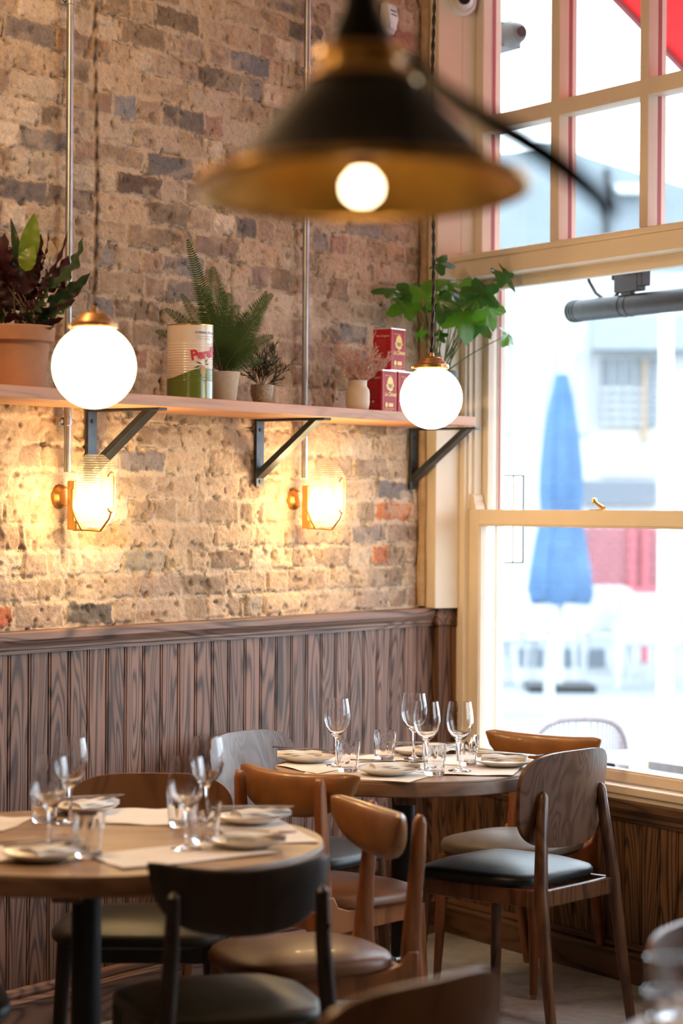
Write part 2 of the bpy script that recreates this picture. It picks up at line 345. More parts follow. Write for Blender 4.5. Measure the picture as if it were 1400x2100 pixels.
R = [(C0[0], C0[1]), tuple(C0+D1*8), (-4.3, -2.6), tuple(C0+D2*12.9)]
struct(MB().prism([tuple(np.array(p)+np.array(q)) for p, q in zip(R, [(0, .2), (-.15, .1), (-.1, -.1), (.12, -.1)])], -.1, 0).obj('floor', m_floor, smooth=0))
struct(MB().prism([tuple(np.array(p)+np.array(q)) for p, q in zip(R, [(0.1, .3), (-.2, .1), (-.1, -.1), (.2, -.1)])], 3.6, 3.75).obj('ceiling', m_ceil, smooth=0))
def wall_between(name, p, q, t=.15):
    p, q = Vector((*p, 0)), Vector((*q, 0)); d = q-p; a = math.atan2(d.y, d.x)
    return struct(MB().box(-.1, d.length+.1, -t, 0, 0, 3.6).obj(name, m_room, matrix=Matrix.Translation(p) @ Matrix.Rotation(a, 4, 'Z'), smooth=0))
wall_between('wall_far', R[1], R[2]); wall_between('wall_back', R[2], R[3])

# ------------------------------------------------------------------ wainscots, dado rails, baseboards
def planks(name, x0, x1, pitch, z0, z1, y, mat, M, flip=1, jit=0):
    b = MB(); pid = []; x = x0
    while x < x1-1e-4:
        w = min(pitch, x1-x); g = .0035; r = random.random(); n0 = len(b.v)
        for dx0, dx1, dep in ((g, w-.011, 0), (w-.0085, w-.0025, -.001)):
            b.extrude_x([(y-flip*.02, z0), (y-flip*.02, z1), (y+flip*dep, z1), (y+flip*dep, z0)], x+dx0, x+dx1)
        pid += [r]*(len(b.v)-n0); x += w
    n0 = len(b.v); b.box(x0, x1, min(y-flip*.03, y-flip*.006), max(y-flip*.03, y-flip*.006), z0, z1); pid += [.1]*(len(b.v)-n0)
    o = b.obj(name, mat, matrix=M, smooth=0, bevel=.0012)
    a = o.data.attributes.new('pid', 'FLOAT', 'POINT'); a.data.foreach_set('value', np.array(pid, np.float32)); return struct(o)
planks('trim_1', 0.0, 8.0, .0835, .12, 1.10, 0.0, m_oak, M1)['label'] = 'tall grey-brown oak beadboard wainscot under the brick wall'
rail_prof = [(-.03, 1.088), (.008, 1.088), (.008, 1.098), (.014, 1.101), (.014, 1.108), (.022, 1.118), (.028, 1.128), (.028, 1.148), (.024, 1.152), (-.03, 1.152)]
struct(MB().extrude_x(rail_prof, -.02, 8.0).obj('trim_2', m_oak_r, matrix=M1, smooth=25))['label'] = 'moulded oak dado rail capping the wainscot'
base_prof = [(-.02, 0), (.020, 0), (.020, .098), (.024, .105), (.026, .116), (.019, .124), (.012, .127), (.016, .136), (.012, .148), (.004, .154), (-.02, .154)]
struct(MB().extrude_x(base_prof, -.02, 8.0).obj('baseboard_left', m_oak_r, matrix=M1, smooth=25))
# window wall: panel below the sill
planks('trim_3', -.02, 12.8, .088, .10, .53, 0.0, m_oak_d, M2, flip=-1)['label'] = 'oak beadboard panel below the window sill, toned dark as backlit'
def flipy(prof, dz=0): return [(-y, z+dz) for y, z in prof]
r2 = [(.03, .508), (-.006, .508), (-.006, .517), (-.013, .521), (-.013, .532), (-.020, .541), (-.026, .552), (-.026, .574), (-.020, .58), (.03, .58)]
struct(MB().extrude_x(r2, -.02, 12.8).obj('trim_4', m_oak_shade_r, matrix=M2, smooth=25))['label'] = 'moulded oak rail under the window sill, toned dark as backlit'
struct(MB().extrude_x([(-y, z*.80) for y, z in base_prof], -.02, 12.8).obj('baseboard_right', m_oak_shade_r, matrix=M2, smooth=25))
struct(MB().box(-.3, 12.8, .03, .11, 0, .58).obj('wall_right', m_room, matrix=M2, smooth=0))
# corner block that carries the wainscot round to the window frame
xb = w2(900, 1290, -.055)[0]
o = MB().box(-.12, xb, -.055, .02, 0, 1.10).obj('trim_5', m_oak, matrix=M2, smooth=0, bevel=.002); struct(o)['label'] = 'oak corner post between wainscot and window frame'
a = o.data.attributes.new('pid', 'FLOAT', 'POINT'); a.data.foreach_set('value', np.full(8, .35, np.float32))
struct(MB().box(-.12, xb+.012, -.068, .02, 1.09, 1.152).obj('trim_6', m_oak_r, matrix=M2, smooth=0, bevel=.006))['label'] = 'oak cap of the corner post'
# white pilaster between brick and window
YT = .058
struct(MB().box(-.25, .102, -.101, .0, 1.152, 3.6).box(-.25, .102, 0, YT+.08, 2.40, 3.6).box(-.25, .092, 0, .11, 1.152, 2.40).box(-.25, .092, 0.02, .11, 0, 1.152).obj('wall_right_pilaster', m_paint, matrix=M2, smooth=0, bevel=.003))['label'] = 'cream painted pilaster between brick wall and window'
struct(MB().tube([l1(.118+.004*math.sin(k*1.7), -.012, 1.16+k*.122) for k in range(21)], [.016+.003*math.sin(k*2.3) for k in range(21)], 7).obj('trim_7', m_plaster))['label'] = 'rough plaster edge where brick meets pilaster'
# outer skin of the window wall
XW = 1.80
wl = MB().box(XW-.03, XW+.28, .0, .11, .58, 3.6).box(-.3, 12.8, .0, .14, 3.42, 3.6)
wl.box(XW+1.97, 12.9, .0, .11, .58, 3.6)
struct(wl.obj('wall_right_piers', m_paint, matrix=M2, smooth=0))['label'] = 'cream piers of the shopfront window wall'

# ------------------------------------------------------------------ windows
def window(n, ox, xr):
    """sash window with a transom light above; ox shifts it along the wall, xr = right end"""
    root = bpy.data.objects.new('window_%d' % n, None); COL.objects.link(root); root.matrix_world = M2 @ Matrix.Translation((ox, 0, 0)); root['kind'] = 'structure'
    I = Matrix.Identity(4)
    def part(name, b, m, **k): return b.obj(name, m, parent=root, **k)
    fr = MB().box(.093, .132, 0, .11, .58, 2.39).box(xr-.05, xr, 0, .11, .58, 2.39).box(.132, xr-.05, .0, .11, 2.318, 2.39)
    part('casing', fr, m_paint, smooth=0, bevel=.003)
    part('parting_bead', MB().box(.132, .141, .012, .064, 1.50, 2.318).box(.132, .150, .030, .062, 1.50, 2.318), m_paint, smooth=0, bevel=.002)
    # lower sash (inner)
    s = MB().box(.132, .192, .021, .060, .628, 1.501).box(xr-.11, xr-.05, .021, .060, .628, 1.501).box(.192, xr-.11, .021, .060, 1.449, 1.501).box(.192, xr-.11, .021, .060, .628, .660)
    s.box(.186, .196, .026, .056, .655, 1.455).box(.186, xr-.11, .026, .056, 1.443, 1.452).box(.186, xr-.11, .026, .056, .657, .666)
    lo = part('lower_sash', s, m_paint, smooth=0, bevel=.0025)
    MB().box(.19, xr-.11, .044, .048, .66, 1.447).obj('glass_pane', m_pane, parent=lo, smooth=0)
    u = MB().box(.141, .180, .066, .105, 1.455, 2.318).box(xr-.10, xr-.05, .066, .105, 1.455, 2.318).box(.180, xr-.10, .066, .105, 2.274, 2.318).box(.180, xr-.10, .066, .105, 1.455, 1.497)
    up = part('upper_sash', u, m_paint, smooth=0, bevel=.0025)
    MB().box(.178, xr-.10, .086, .090, 1.47, 2.28).obj('glass_pane', m_pane, parent=up, smooth=0)
    part('outer_stop', MB().box(.170, .184, .106, .135, .60, 2.30).box(xr-.1, xr-.08, .106, .135, .6, 2.3), m_paint, smooth=0)
    if n == 1: part('red_bead', MB().box(.1795, .1845, .108, .118, 1.50, 2.28), m_red, smooth=0)
    # horn of the upper sash
    hp = [(.141, 1.50), (.141, 1.553), (.150, 1.556), (.158, 1.551), (.163, 1.54), (.161, 1.53), (.166, 1.523), (.172, 1.512), (.172, 1.50)]
    part('sash_horn', MB().rings([[(x, .022, z) for x, z in hp], [(x, .062, z) for x, z in hp]]), m_paint, smooth=20)
    part('sill_board', MB().box(.06, xr+.03, -.034, .07, .598, .624).box(.07, xr+.02, -.024, .05, .579, .598), m_paint, smooth=0, bevel=.004)
    part('transom_rail', MB().box(.075, xr+.02, -.034, .12, 2.372, 2.392).box(.085, xr+.01, -.024, .115, 2.312, 2.3725), m_paint, smooth=0, bevel=.003)
    # transom light with glazing bars
    zt = 3.38; mz = (w2(1133, 222.8, YT)[1], .020); b = MB()
    xs_ = [(w2(1128, 222, YT)[0], w2(1146, 222, YT)[0])]; xs_.append((w2(1311, 200, YT)[0], w2(1328.5, 200, YT)[0])); xs_.append((xs_[1][0]+.475, xs_[1][1]+.475))
    b.box(.102, .147, YT, YT+.08, 2.392, 3.42).box(xr-.05, xr, YT, YT+.08, 2.392, 3.42).box(.147, xr-.05, YT, YT+.08, 2.392, 2.41).box(.147, xr-.05, YT, YT+.08, zt, 3.42)
    for x0, x1 in xs_:
        if x1 < xr-.06: b.box(x0, x1, YT, YT+.075, 2.41, zt)
    b.box(.1465, xr-.0505, YT+.0012, YT+.0738, mz[0]-.027, mz[0]+.027)
    tb = part('transom_bars', b, m_paint, smooth=0, bevel=.003)
    MB().box(.147, xr-.05, YT+.034, YT+.038, 2.405, zt+.01).obj('glass_pane', m_pane, parent=tb, smooth=0)
    rs = MB()
    for x0, x1 in [(.10, .147)]+xs_:
        if x1 < xr-.06: rs.box(x1-.004, x1+.0012, YT+.040, YT+.055, 2.412, mz[0]-.028).box(x1-.004, x1+.0012, YT+.040, YT+.055, mz[0]+.028, zt)
    MB.obj(rs, 'red_bead', m_red, parent=tb, smooth=0)
    return root
wn = window(1, 0, XW)
window(2, 2.0, XW)
# brass sash fastener on the meeting rail
fx = w2(1225, 1040, .04)[0]
fs = thing('sash_fastener', 'small brass sash fastener on the window meeting rail', 'window lock', matrix=M2 @ Matrix.Translation((fx, .04, 1.501)))
MB().box(-.032, .04, -.012, .012, 0, .003).obj('base_plate', m_brass, fs, bevel=.001)
MB().tube([(.03, 0, .006), (.012, 0, .014), (-.006, 0, .022), (-.016, 0, .029)], [.008, .007, .006, .006], 10).lathe([(0.001, .022), (.008, .024), (.0095, .031), (.008, .038), (.001, .041)], 12, (-.018, 0, 0)).obj('lever', m_brass, fs)

# ------------------------------------------------------------------ shelf with brackets
sh = thing('wall_shelf', 'long oak shelf on steel brackets along the brick wall', 'shelf', matrix=M1 @ Matrix.Translation((0, 0, 1.785)))
MB().box(.255, 3.6, -.018, .29, 0, .032).obj('board', m_shelf, sh, smooth=0, bevel=.002)
for bx in (w1(540, 900)[0], w1(196, 900)[0], w1(855, 950)[0], 2.75):
    b = MB().box(bx-.02, bx+.02, -.022, -.012, -.215, 0).box(bx-.02, bx+.02, -.012, .25, -.008, 0)
    p = [(-.012, -.165), (-.012, -.19), (.218, -.008), (.190, -.008)]
    b.extrude_x(p, bx-.02, bx+.02)
    br = b.obj('bracket', m_bracket, sh, smooth=0, bevel=.001)
    for z in (-.035, -.20): MB().tube([(bx, -.013, z), (bx, -.009, z)], .006, 8).obj('screw', m_steel, br)

# ------------------------------------------------------------------ conduits
def conduit(x, z0, label, clips):
    c = thing('cable_conduit', label, 'conduit', matrix=M1 @ Matrix.Translation((x, 0, 0)), group=None)
    MB().tube([(0, .004, z0), (0, .004, 1.784)], .0105, 14).tube([(0, .004, 1.818), (0, .004, 3.6)], .0105, 14).tube([(0, .004, 1.784), (0, .004, 1.818)], .0105, 14).obj('pipe', m_galv, c)
    for z in clips:
        MB().box(-.026, .026, -.02, -.006, z-.012, z+.012).tube([(0, .004, z-.012), (0, .004, z+.012)], .013, 14).tube([(-.02, -.02, z), (-.02, .002, z)], .0055, 10).tube([(.02, -.02, z), (.02, .002, z)], .0055, 10).obj('saddle_clip', m_galv, c, bevel=.001)
xc1, xc2 = w1(139, 500)[0], w1(625, 500)[0]
conduit(xc1, 1.60, 'galvanised conduit rising behind the leafy terracotta pot', (1.745, 2.95)); conduit(xc2, 1.60, 'galvanised conduit rising between small conifer and cream vase', (1.755, 2.93))

# ------------------------------------------------------------------ bulkhead wall lamps
m_prism = emit('lit_prismatic_glass', (1, .74, .40), 5.5)
def prism_glass():
    m, nt, b = new_mat('prismatic_glass'); L = nt.links
    b.inputs['Base Color'].default_value = (.32, .29, .22, 1); b.inputs['Roughness'].default_value = .2; b.inputs['Emission Color'].default_value = (1, .80, .48, 1)
    w = N(nt, 'ShaderNodeTexWave', bands_direction='Z', Scale=46.0); L.new(coords(nt), w.inputs['Vector'])
    bp = N(nt, 'ShaderNodeBump', Strength=.6, Distance=.003); L.new(w.outputs['Fac'], bp.inputs['Height']); L.new(bp.outputs['Normal'], b.inputs['Normal'])
    tc = N(nt, 'ShaderNodeTexCoord'); se = N(nt, 'ShaderNodeSeparateXYZ'); L.new(tc.outputs['Object'], se.inputs[0])
    mr = N(nt, 'ShaderNodeMapRange', interpolation_type='SMOOTHSTEP'); mr.inputs['From Min'].default_value = .085; mr.inputs['From Max'].default_value = .0; mr.inputs['To Min'].default_value = .03; mr.inputs['To Max'].default_value = 1.7
    L.new(se.outputs['Z'], mr.inputs['Value']); L.new(mr.outputs[0], b.inputs['Emission Strength'])
    tr = N(nt, 'ShaderNodeBsdfTransparent'); mx = N(nt, 'ShaderNodeMixShader'); rr_ = N(nt, 'ShaderNodeMapRange'); rr_.inputs['To Min'].default_value = .22; rr_.inputs['To Max'].default_value = .42; L.new(w.outputs['Fac'], rr_.inputs['Value']); L.new(rr_.outputs[0], mx.inputs[0])
    L.new(tr.outputs[0], mx.inputs[1]); L.new(b.outputs[0], mx.inputs[2]); L.new(mx.outputs[0], nt.nodes['Material Output'].inputs['Surface']); return m
m_pg = prism_glass(); m_wbulb = emit('wall_lamp_bulb', (1, .78, .42), 14)
def wall_lamp(x, z, label, power):
    t = thing('wall_lamp', label, 'wall lamp', matrix=M1 @ Matrix.Translation((x, 0, z)), group='brass bulkhead lamps on the brick wall')
    MB().lathe([(.001, -.008), (.024, -.006), (.034, .004), (.036, .02), (.03, .034), (.001, .036)], 20).obj('junction_box', m_brass, t, matrix=t.matrix_world @ Matrix.Translation((.012, -.012, 0)) @ Matrix.Rotation(math.radians(-90), 4, 'X') @ Matrix.Rotation(math.radians(180), 4, 'Y'))
    MB().box(-.034, .034, .022, .048, -.095, .045).obj('back_plate', m_brass, t, smooth=0, bevel=.003)
    MB().box(-.04, .04, .048, .062, -.098, -.068).obj('foot_block', m_brass, t, smooth=0, bevel=.002)
    # ribbed glass body: a chamfered oblong standing out from the plate
    sec = []
    for zz, hw, d0, d1 in ((-.088, .020, .075, .115), (-.075, .038, .060, .135), (-.045, .050, .052, .150), (.075, .050, .052, .150), (.098, .040, .058, .140), (.118, .024, .070, .120), (.120, .018, .075, .115)):
        ch = hw*.45; sec.append([(-hw+ch, d0, zz), (hw-ch, d0, zz), (hw, d0+ch*.8, zz), (hw, d1-ch*.8, zz), (hw-ch, d1, zz), (-hw+ch, d1, zz), (-hw, d1-ch*.8, zz), (-hw, d0+ch*.8, zz)])
    MB().rings(sec).obj('glass_body', m_pg, t, smooth=20)
    g = MB(); R_ = .0032
    for sx in (-1, 1):
        X = sx*.040; g.tube([(X*1.05, .050, .020), (X*1.15, .056, -.035), (X*1.05, .062, -.06), (X*.75, .075, -.094)], .0042, 8)
    g.tube([(-.03, .075, -.094), (.03, .075, -.094)], .0038, 8); g.tube([(0, .075, -.095), (0, .118, -.097), (0, .150, -.062), (0, .156, -.045)], R_, 8)
    loop = []
    for k in range(33):
        a = 2*math.pi*k/32; cx = math.cos(a)*.013; cz = math.sin(a)*.013+(.055 if math.sin(a) >= 0 else -.030); loop.append((cx, .158, cz))
    g.tube(loop, R_, 8); g.obj('wire_guard', m_brass_d, t)
    MB().lathe([(.001, -.055), (.016, -.05), (.022, -.03), (.020, -.005), (.012, .018), (.010, .035), (.001, .036)], 20, (0, .10, 0)).obj('bulb', m_wbulb, t, smooth=60)
    lamp('wall_lamp_light', l1(x, .24, z-.0), power, .04, (1, .70, .33)); lamp('wall_lamp_light', l1(x+.062, .092, z-.02), power*.5, .02, (1, .70, .33)); lamp('wall_lamp_light', l1(x-.062, .092, z-.02), power*.5, .02, (1, .70, .33))
zl = 1.53
wall_lamp(w1(163, 1050, .04)[0], zl, 'glowing brass bulkhead wall lamp below the left globe pendant', 6.2); wall_lamp(w1(640, 1050, .04)[0], zl, 'glowing brass bulkhead wall lamp below the dried twig vase', 6.2)

# ------------------------------------------------------------------ globe pendants
def globe_mat():
    m, nt, b = new_mat('lit_opal_glass'); L = nt.links
    b.inputs['Base Color'].default_value = (1, .92, .8, 1); b.inputs['Roughness'].default_value = .25; b.inputs['Emission Color'].default_value = (1, .78, .46, 1)
    lw = N(nt, 'ShaderNodeTexWave', bands_direction='Z', Scale=34.0); L.new(coords(nt), lw.inputs['Vector'])
    mr = N(nt, 'ShaderNodeMapRange'); mr.inputs['To Min'].default_value = 10; mr.inputs['To Max'].default_value = 13; L.new(lw.outputs['Fac'], mr.inputs['Value']); L.new(mr.outputs[0], b.inputs['Emission Strength']); return m
m_globe = globe_mat()
m_cord = plain('brown_braid', (.045, .025, .018), .7, var=.3, scale=300); m_cord2 = plain('pale_braid', (.30, .20, .12), .7, var=.3, scale=300)
def globe(px, py, Y, r, label, cordmat, power):
    c = at(px, py, Y); t = thing('globe_pendant', label, 'pendant lamp', loc=c, group='globe pendants over the tables')
    prof = [(r*.42, r*.91)]+[(r*math.sin(a), r*math.cos(a)) for a in [math.radians(d) for d in range(28, 180, 8)]]+[(.001, -r)]
    MB().lathe(prof, 40).obj('globe_shade', m_globe, t, smooth=50)
    q = r/.09
    gp = [(.001, .083*q), (.049*q, .083*q), (.051*q, .086*q), (.0505*q, .094*q), (.046*q, .0965*q), (.043*q, .097*q), (.039*q, .104*q), (.036*q, .105*q), (.030*q, .113*q), (.027*q, .114*q), (.024*q, .117*q), (.008*q, .119*q), (.007*q, .128*q), (.004*q, .131*q), (.001, .131*q)]
    gal = MB().lathe(gp, 32).obj('gallery', m_brass_d, t, smooth=30)
    for k in range(3):
        a = 2*math.pi*k/3+.9; MB().tube([(.049*q*math.cos(a), .049*q*math.sin(a), .089*q), (.058*q*math.cos(a), .058*q*math.sin(a), .089*q)], .004*q, 8).obj('thumb_screw', m_brass, gal)
    top = 3.6-c.z; n = 160; A = []; B = []
    for k in range(n):
        z = .131*q+(top-.131*q)*k/(n-1); a = k*.9; sw = .004*math.sin(k*.07); A.append((.0026*math.cos(a)+sw, .0026*math.sin(a), z)); B.append((-.0026*math.cos(a)+sw, -.0026*math.sin(a), z))
    cc = MB().tube(A, .0031, 6).obj('cord', m_cord, t); MB().tube(B, .0031, 6).obj('cord_strand', cordmat, cc)
    MB().lathe([(.001, top), (.05, top), (.05, top-.012), (.03, top-.03), (.001, top-.032)], 24).obj('ceiling_rose', m_brass_d, t)
    return t
globe(193, 752, 5.21, .0925, 'lit white globe pendant hanging left, beside the terracotta pot', m_cord2, 0); globe(884, 816, 6.66, .0895, 'lit white globe pendant hanging in front of the red tins', m_steel, 0)

# ------------------------------------------------------------------ big brass and black pendant close to the camera
pc = at(742, 386, 2.7); pd = thing('cone_pendant', 'large black cone pendant with brass lining close to the camera', 'pendant lamp', matrix=Matrix.Translation(pc) @ Matrix.Rotation(math.radians(-3.8), 4, 'X') @ Matrix.Rotation(math.radians(-.8), 4, 'Y'))
MB().lathe([(.189, .004), (.168, .014), (.147, .030), (.110, .072), (.064, .122), (.050, .128), (.050, .126), (.062, .118), (.108, .069), (.145, .0275), (.167, .0115), (.186, .0035)], 56, close=True).obj('shade', m_shade, pd, smooth=40)
MB().lathe([(.1875, .003), (.167, .0112), (.1448, .0272), (.1075, .0685), (.060, .117), (.001, .120), (.001, .1185), (.059, .1155), (.106, .067), (.1435, .026), (.166, .0097), (.1865, .0005)], 56, close=True).obj('shade_lining', m_brass_in, pd, smooth=40)
MB().lathe([(.1935, -.004), (.1955, .0), (.1915, .008), (.186, .008), (.184, .0), (.189, -.005)], 56, close=True).obj('rolled_rim', m_brass, pd, smooth=60)
MB().lathe([(.064, .118), (.066, .124), (.058, .134), (.048, .137), (.046, .150), (.052, .154), (.050, .160), (.040, .164), (.001, .165), (.001, .12)], 32).obj('collar', m_brass, pd, smooth=40)
MB().lathe([(.038, .163), (.034, .185), (.022, .21), (.018, .27), (.001, .272), (.001, .163)], 28).obj('lamp_holder', m_shade, pd, smooth=40)
MB().tube([(0, 0, .27), (.001, 0, .6), (0, .0, 1.74)], .006, 8).obj('cord', m_shade, pd)
MB().lathe([(.001, .023), (.012, .020), (.0215, .008), (.0225, -.001), (.020, -.010), (.012, -.017), (.001, -.019)], 28).obj('bulb', emit('lit_bulb', (1, .80, .46), 10), pd, smooth=60)
MB().lathe([(.001, .12), (.016, .12), (.016, .06), (.014, .03), (.012, .019), (.001, .019)], 24).obj('bulb_cap', m_brass_d, pd, smooth=40)
lamp('cone_pendant_light', pd.matrix_world @ Vector((0, 0, -.001)), 4.5, .026)
fx_ = [pd.matrix_world.inverted() @ at(*q) for q in ((845, 120, 2.68), (890, 175, 2.5), (980, 238, 2.36), (1060, 280, 2.3), (1130, 325, 2.3), (1190, 372, 2.3), (1235, 412, 2.3), (1262, 440, 2.3))]
MB().tube(fx_, [.008, .011, .012, .0125, .012, .011, .009, .006], 10).obj('slack_flex', m_shade, pd)

# ------------------------------------------------------------------ small fittings high on the walls
sx, sz = w1(797, 38, 0)
ps = thing('motion_sensor', 'small white motion sensor high on the brick wall', 'sensor', matrix=M1 @ Matrix.Translation((sx, -.02, sz)) @ Matrix.Rotation(math.radians(-4), 4, 'Y'))
MB().rings([[(-.030, 0, .05), (.030, 0, .05), (.030, .03, .05), (-.030, .03, .05)], [(-.032, 0, 0), (.032, 0, 0), (.032, .042, 0), (-.032, .042, 0)], [(-.028, 0, -.052), (.028, 0, -.052), (.026, .028, -.054), (-.026, .028, -.054)]]).obj('housing', m_white, ps, bevel=.005)
MB().box(-.022, .022, .036, .040, -.04, -.006).obj('lens', plain('milky_lens', (.62, .63, .64), .3, var=.02), ps, bevel=.004); MB().box(-.016, .016, .036, .042, .008, .011).box(-.016, .016, .036, .040, .022, .025).obj('slot', m_steel, ps)
def dome_camera(name, label, M, s=1.0):
    d = thing(name, label, 'camera', matrix=M)
    MB().lathe([(.001, 0), (.052*s, 0), (.052*s, .012*s), (.044*s, .022*s), (.001, .024*s)], 32).obj('base', m_white, d, smooth=30)
    e = MB().lathe([(.001, .016*s), (.034*s, .016*s), (.036*s, .034*s), (.030*s, .052*s), (.016*s, .064*s), (.001, .066*s)], 28).obj('eyeball', m_white, d, smooth=60)
    MB().lathe([(.001, .050*s), (.022*s, .050*s), (.021*s, .068*s), (.001, .070*s)], 24).obj('lens', m_steel, e, smooth=30); return d
cy = .0; dome_camera('dome_camera', 'white indoor dome camera at the top of the cream pilaster', M2 @ Matrix.Translation((.102, -.005, w2(952, 4, 0)[1]+.0)) @ Matrix.Rotation(math.radians(90), 4, 'Y') @ Matrix.Rotation(math.radians(25), 4, 'X'), 1.0)

# ------------------------------------------------------------------ tables
def table(name, label, c, r, h=.76, label_top=None):
    t = thing(name, label, 'table', loc=(c[0], c[1], 0), group=None)
    MB().lathe([(.001, h-.004), (r-.004, h-.004), (r-.001, h-.008), (r, h-.014), (r, h-.040), (r-.006, h-.044), (.001, h-.044)], 96).obj('table_edge', m_table_e, t, smooth=25)
    MB().lathe([(.001, h), (r-.003, h), (r-.002, h-.004), (.001, h-.0045)], 96).obj('tabletop', m_table, t, smooth=25)
    MB().box(-r*.75, r*.75, -.03, .03, h-.075, h-.044).box(-.03, .03, -r*.75, r*.75, h-.075, h-.044).obj('under_frame', m_walnut, t, smooth=0, bevel=.002)
    MB().tube([(0, 0, .02), (0, 0, h-.07)], .0335, 24).obj('column', m_steel, t)
    MB().lathe([(.001, .0), (.26, 0), (.26, .008), (.05, .022), (.045, .03), (.001, .03)], 48).obj('foot_plate', m_steel, t, smooth=25); return t
TA = onz(178, 1722, .76); TB = Vector((.183, 6.72, .76))
RA, RB = .528, .372
ta = table('round_table', 'large round laid dining table in the left foreground', TA, RA); tb = table('round_table', 'smaller round laid dining table in the corner by the window', TB, RB)
tk = table('round_table', 'round table at the lower right corner of the picture', (.82, 3.18), .45)

# ------------------------------------------------------------------ chairs
def leg_tube(a, b, ra, rb, n=12, mid=None):
    a, b = Vector(a), Vector(b); return MB().tube([a, a.lerp(b, .5), b], [ra, (ra+rb)/2*1.03, rb], n)
def seat_pad(w0, w1_, d0, d1, z, th, p=4.0, dome=.024):
    b = MB(); ns = 48; rs = []
    for (q, zz) in ((.94, 0), (1.0, .25), (1.0, .6), (.97, .85), (.90, 1.0), (.70, 1.12), (.4, 1.2), (.1, 1.23)):
        ring = []
        for j in range(ns):
            t = 2*math.pi*j/ns; ct, st = math.cos(t), math.sin(t); a = math.copysign(abs(ct)**(2/p), ct)*q; c = math.copysign(abs(st)**(2/p), st)*q
            yy = (d0+d1)/2+(d1-d0)/2*c; k = (yy-d0)/(d1-d0); ring.append((a*(w0+(w1_-w0)*k), yy, z+th*min(zz, 1)+dome*max(0, zz-1)/.23-.008*max(0, (k-.8))*5))
        rs.append(ring)
    return b.rings(rs)
def chair_wood(label, x, y, f, frame, back, pad, group=None, name='plywood_chair'):
    t = thing(name, label, 'chair', loc=(x, y, 0), rz=math.atan2(-f[0], f[1]), group=group)
    for s in (-1, 1):
        leg_tube((s*.175, .155, .445), (s*.200, .180, .0), .0195, .0135).obj('front_leg', frame, t)
        MB().tube([(s*.200, -.305, 0), (s*.192, -.275, .2), (s*.182, -.245, .44), (s*.160, -.231, .60), (s*.146, -.226, .69), (s*.145, -.2255, .70), (s*.1445, -.2253, .707)], [.0135, .0165, .020, .017, .0145, .011, .003], 14).obj('rear_leg', frame, t)
        MB().box(s*.178-.011, s*.178+.011, -.245, .155, .395, .442).obj('side_rail', frame, t, smooth=0, bevel=.004)
    MB().box(-.175, .175, .144, .166, .395, .442).obj('front_rail', frame, t, smooth=0, bevel=.004); MB().box(-.18, .18, -.252, -.232, .395, .442).obj('rear_rail', frame, t, smooth=0, bevel=.004)
    seat_pad(.205, .222, -.215, .215, .443, .034).obj('seat', pad, t, smooth=40)
    def fn(a, b):
        z = .678+b; yy = -.222-.10*b+1.05*a*a-.012; wq = a*(1+.06*(b/.13)); return (wq, yy+.006, z), (wq, yy-.006, z)
    MB().slab(fn, .212, .133, 3.6, ns=56).obj('backrest', back, t, smooth=40); return t
CW = 'plywood back dining chairs'
chA = chair_wood('walnut plywood chair with black seat seen from behind, right of window table', .4807, 6.733, (-.77, .63), m_walnut, m_plywood, m_black, CW); chA.scale = (1, 1, 1.02)
chG = chair_wood('plywood chair with bluish sheen against the wainscot behind the tan chairs', -.108, 7.10, (.82, -.57), m_walnut, m_plywood, m_black, CW)
chF = chair_wood('orange-brown plywood chair behind the large left table', -.488, 5.83, (.0, -1.0), m_dark, m_plywood_b, m_olive, CW)
chH = chair_wood('brown plywood chair back blurred at the bottom edge of the picture', -.04, 3.60, (-.74, .67), m_teak, m_plywood_b, m_black, CW)
chI = chair_wood('dark-seated chair at the left edge, partly under the large table', -.915, 4.95, (.97, .22), m_walnut, m_plywood_b, m_black, CW)
chL = chair_wood('chair back with bright top edge behind the blurred tumblers at right', .777, 3.78, (.83, -.56), m_teak, m_plywood_b, m_black, CW)
def crescent(zt, hc, he, tc, sag, p=2.2, halfw=.218, y0=-.205, curv=1.0, n=26, ns=20, sq=2.6, tip=.35):
    rs = []
    for i in range(n+1):
        x = -halfw+2*halfw*i/n; e = abs(x)/halfw; cap = max(0.02, (1-e**9))**.5
        h = (he+(hc-he)*(1-e**p))*cap; th = tc*(1-.35*e**3)*cap; top = zt-sag*(1-e*e)
        if e > .8: top -= he*.9*((e-.8)/.2)**2*tip
        zc = top-h; yc = y0+curv*x*x; ring = []
        for j in range(ns):
            t = 2*math.pi*j/ns; ct, st = math.cos(t), math.sin(t)
            ring.append((x, yc+th*math.copysign(abs(ct)**(2/sq), ct), zc+h*math.copysign(abs(st)**(2/sq), st)))
        rs.append(ring)
    return MB().rings(rs)
def plank_path(x, pts, wx):
    rs = []
    for i, (y, z, d) in enumerate(pts):
        a = pts[max(i-1, 0)]; b = pts[min(i+1, len(pts)-1)]; t = Vector((0, b[0]-a[0], b[1]-a[1])).normalized(); nn = Vector((0, t.z, -t.y))
        c = Vector((x, y, z)); r = []
        for j in range(16):
            q = 2*math.pi*j/16; ct, st = math.cos(q), math.sin(q)
            r.append(c+Vector((math.copysign(abs(ct)**.55, ct)*wx/2, 0, 0))+nn*(math.copysign(abs(st)**.55, st)*d/2))
        rs.append(r)
    return MB().rings(rs)
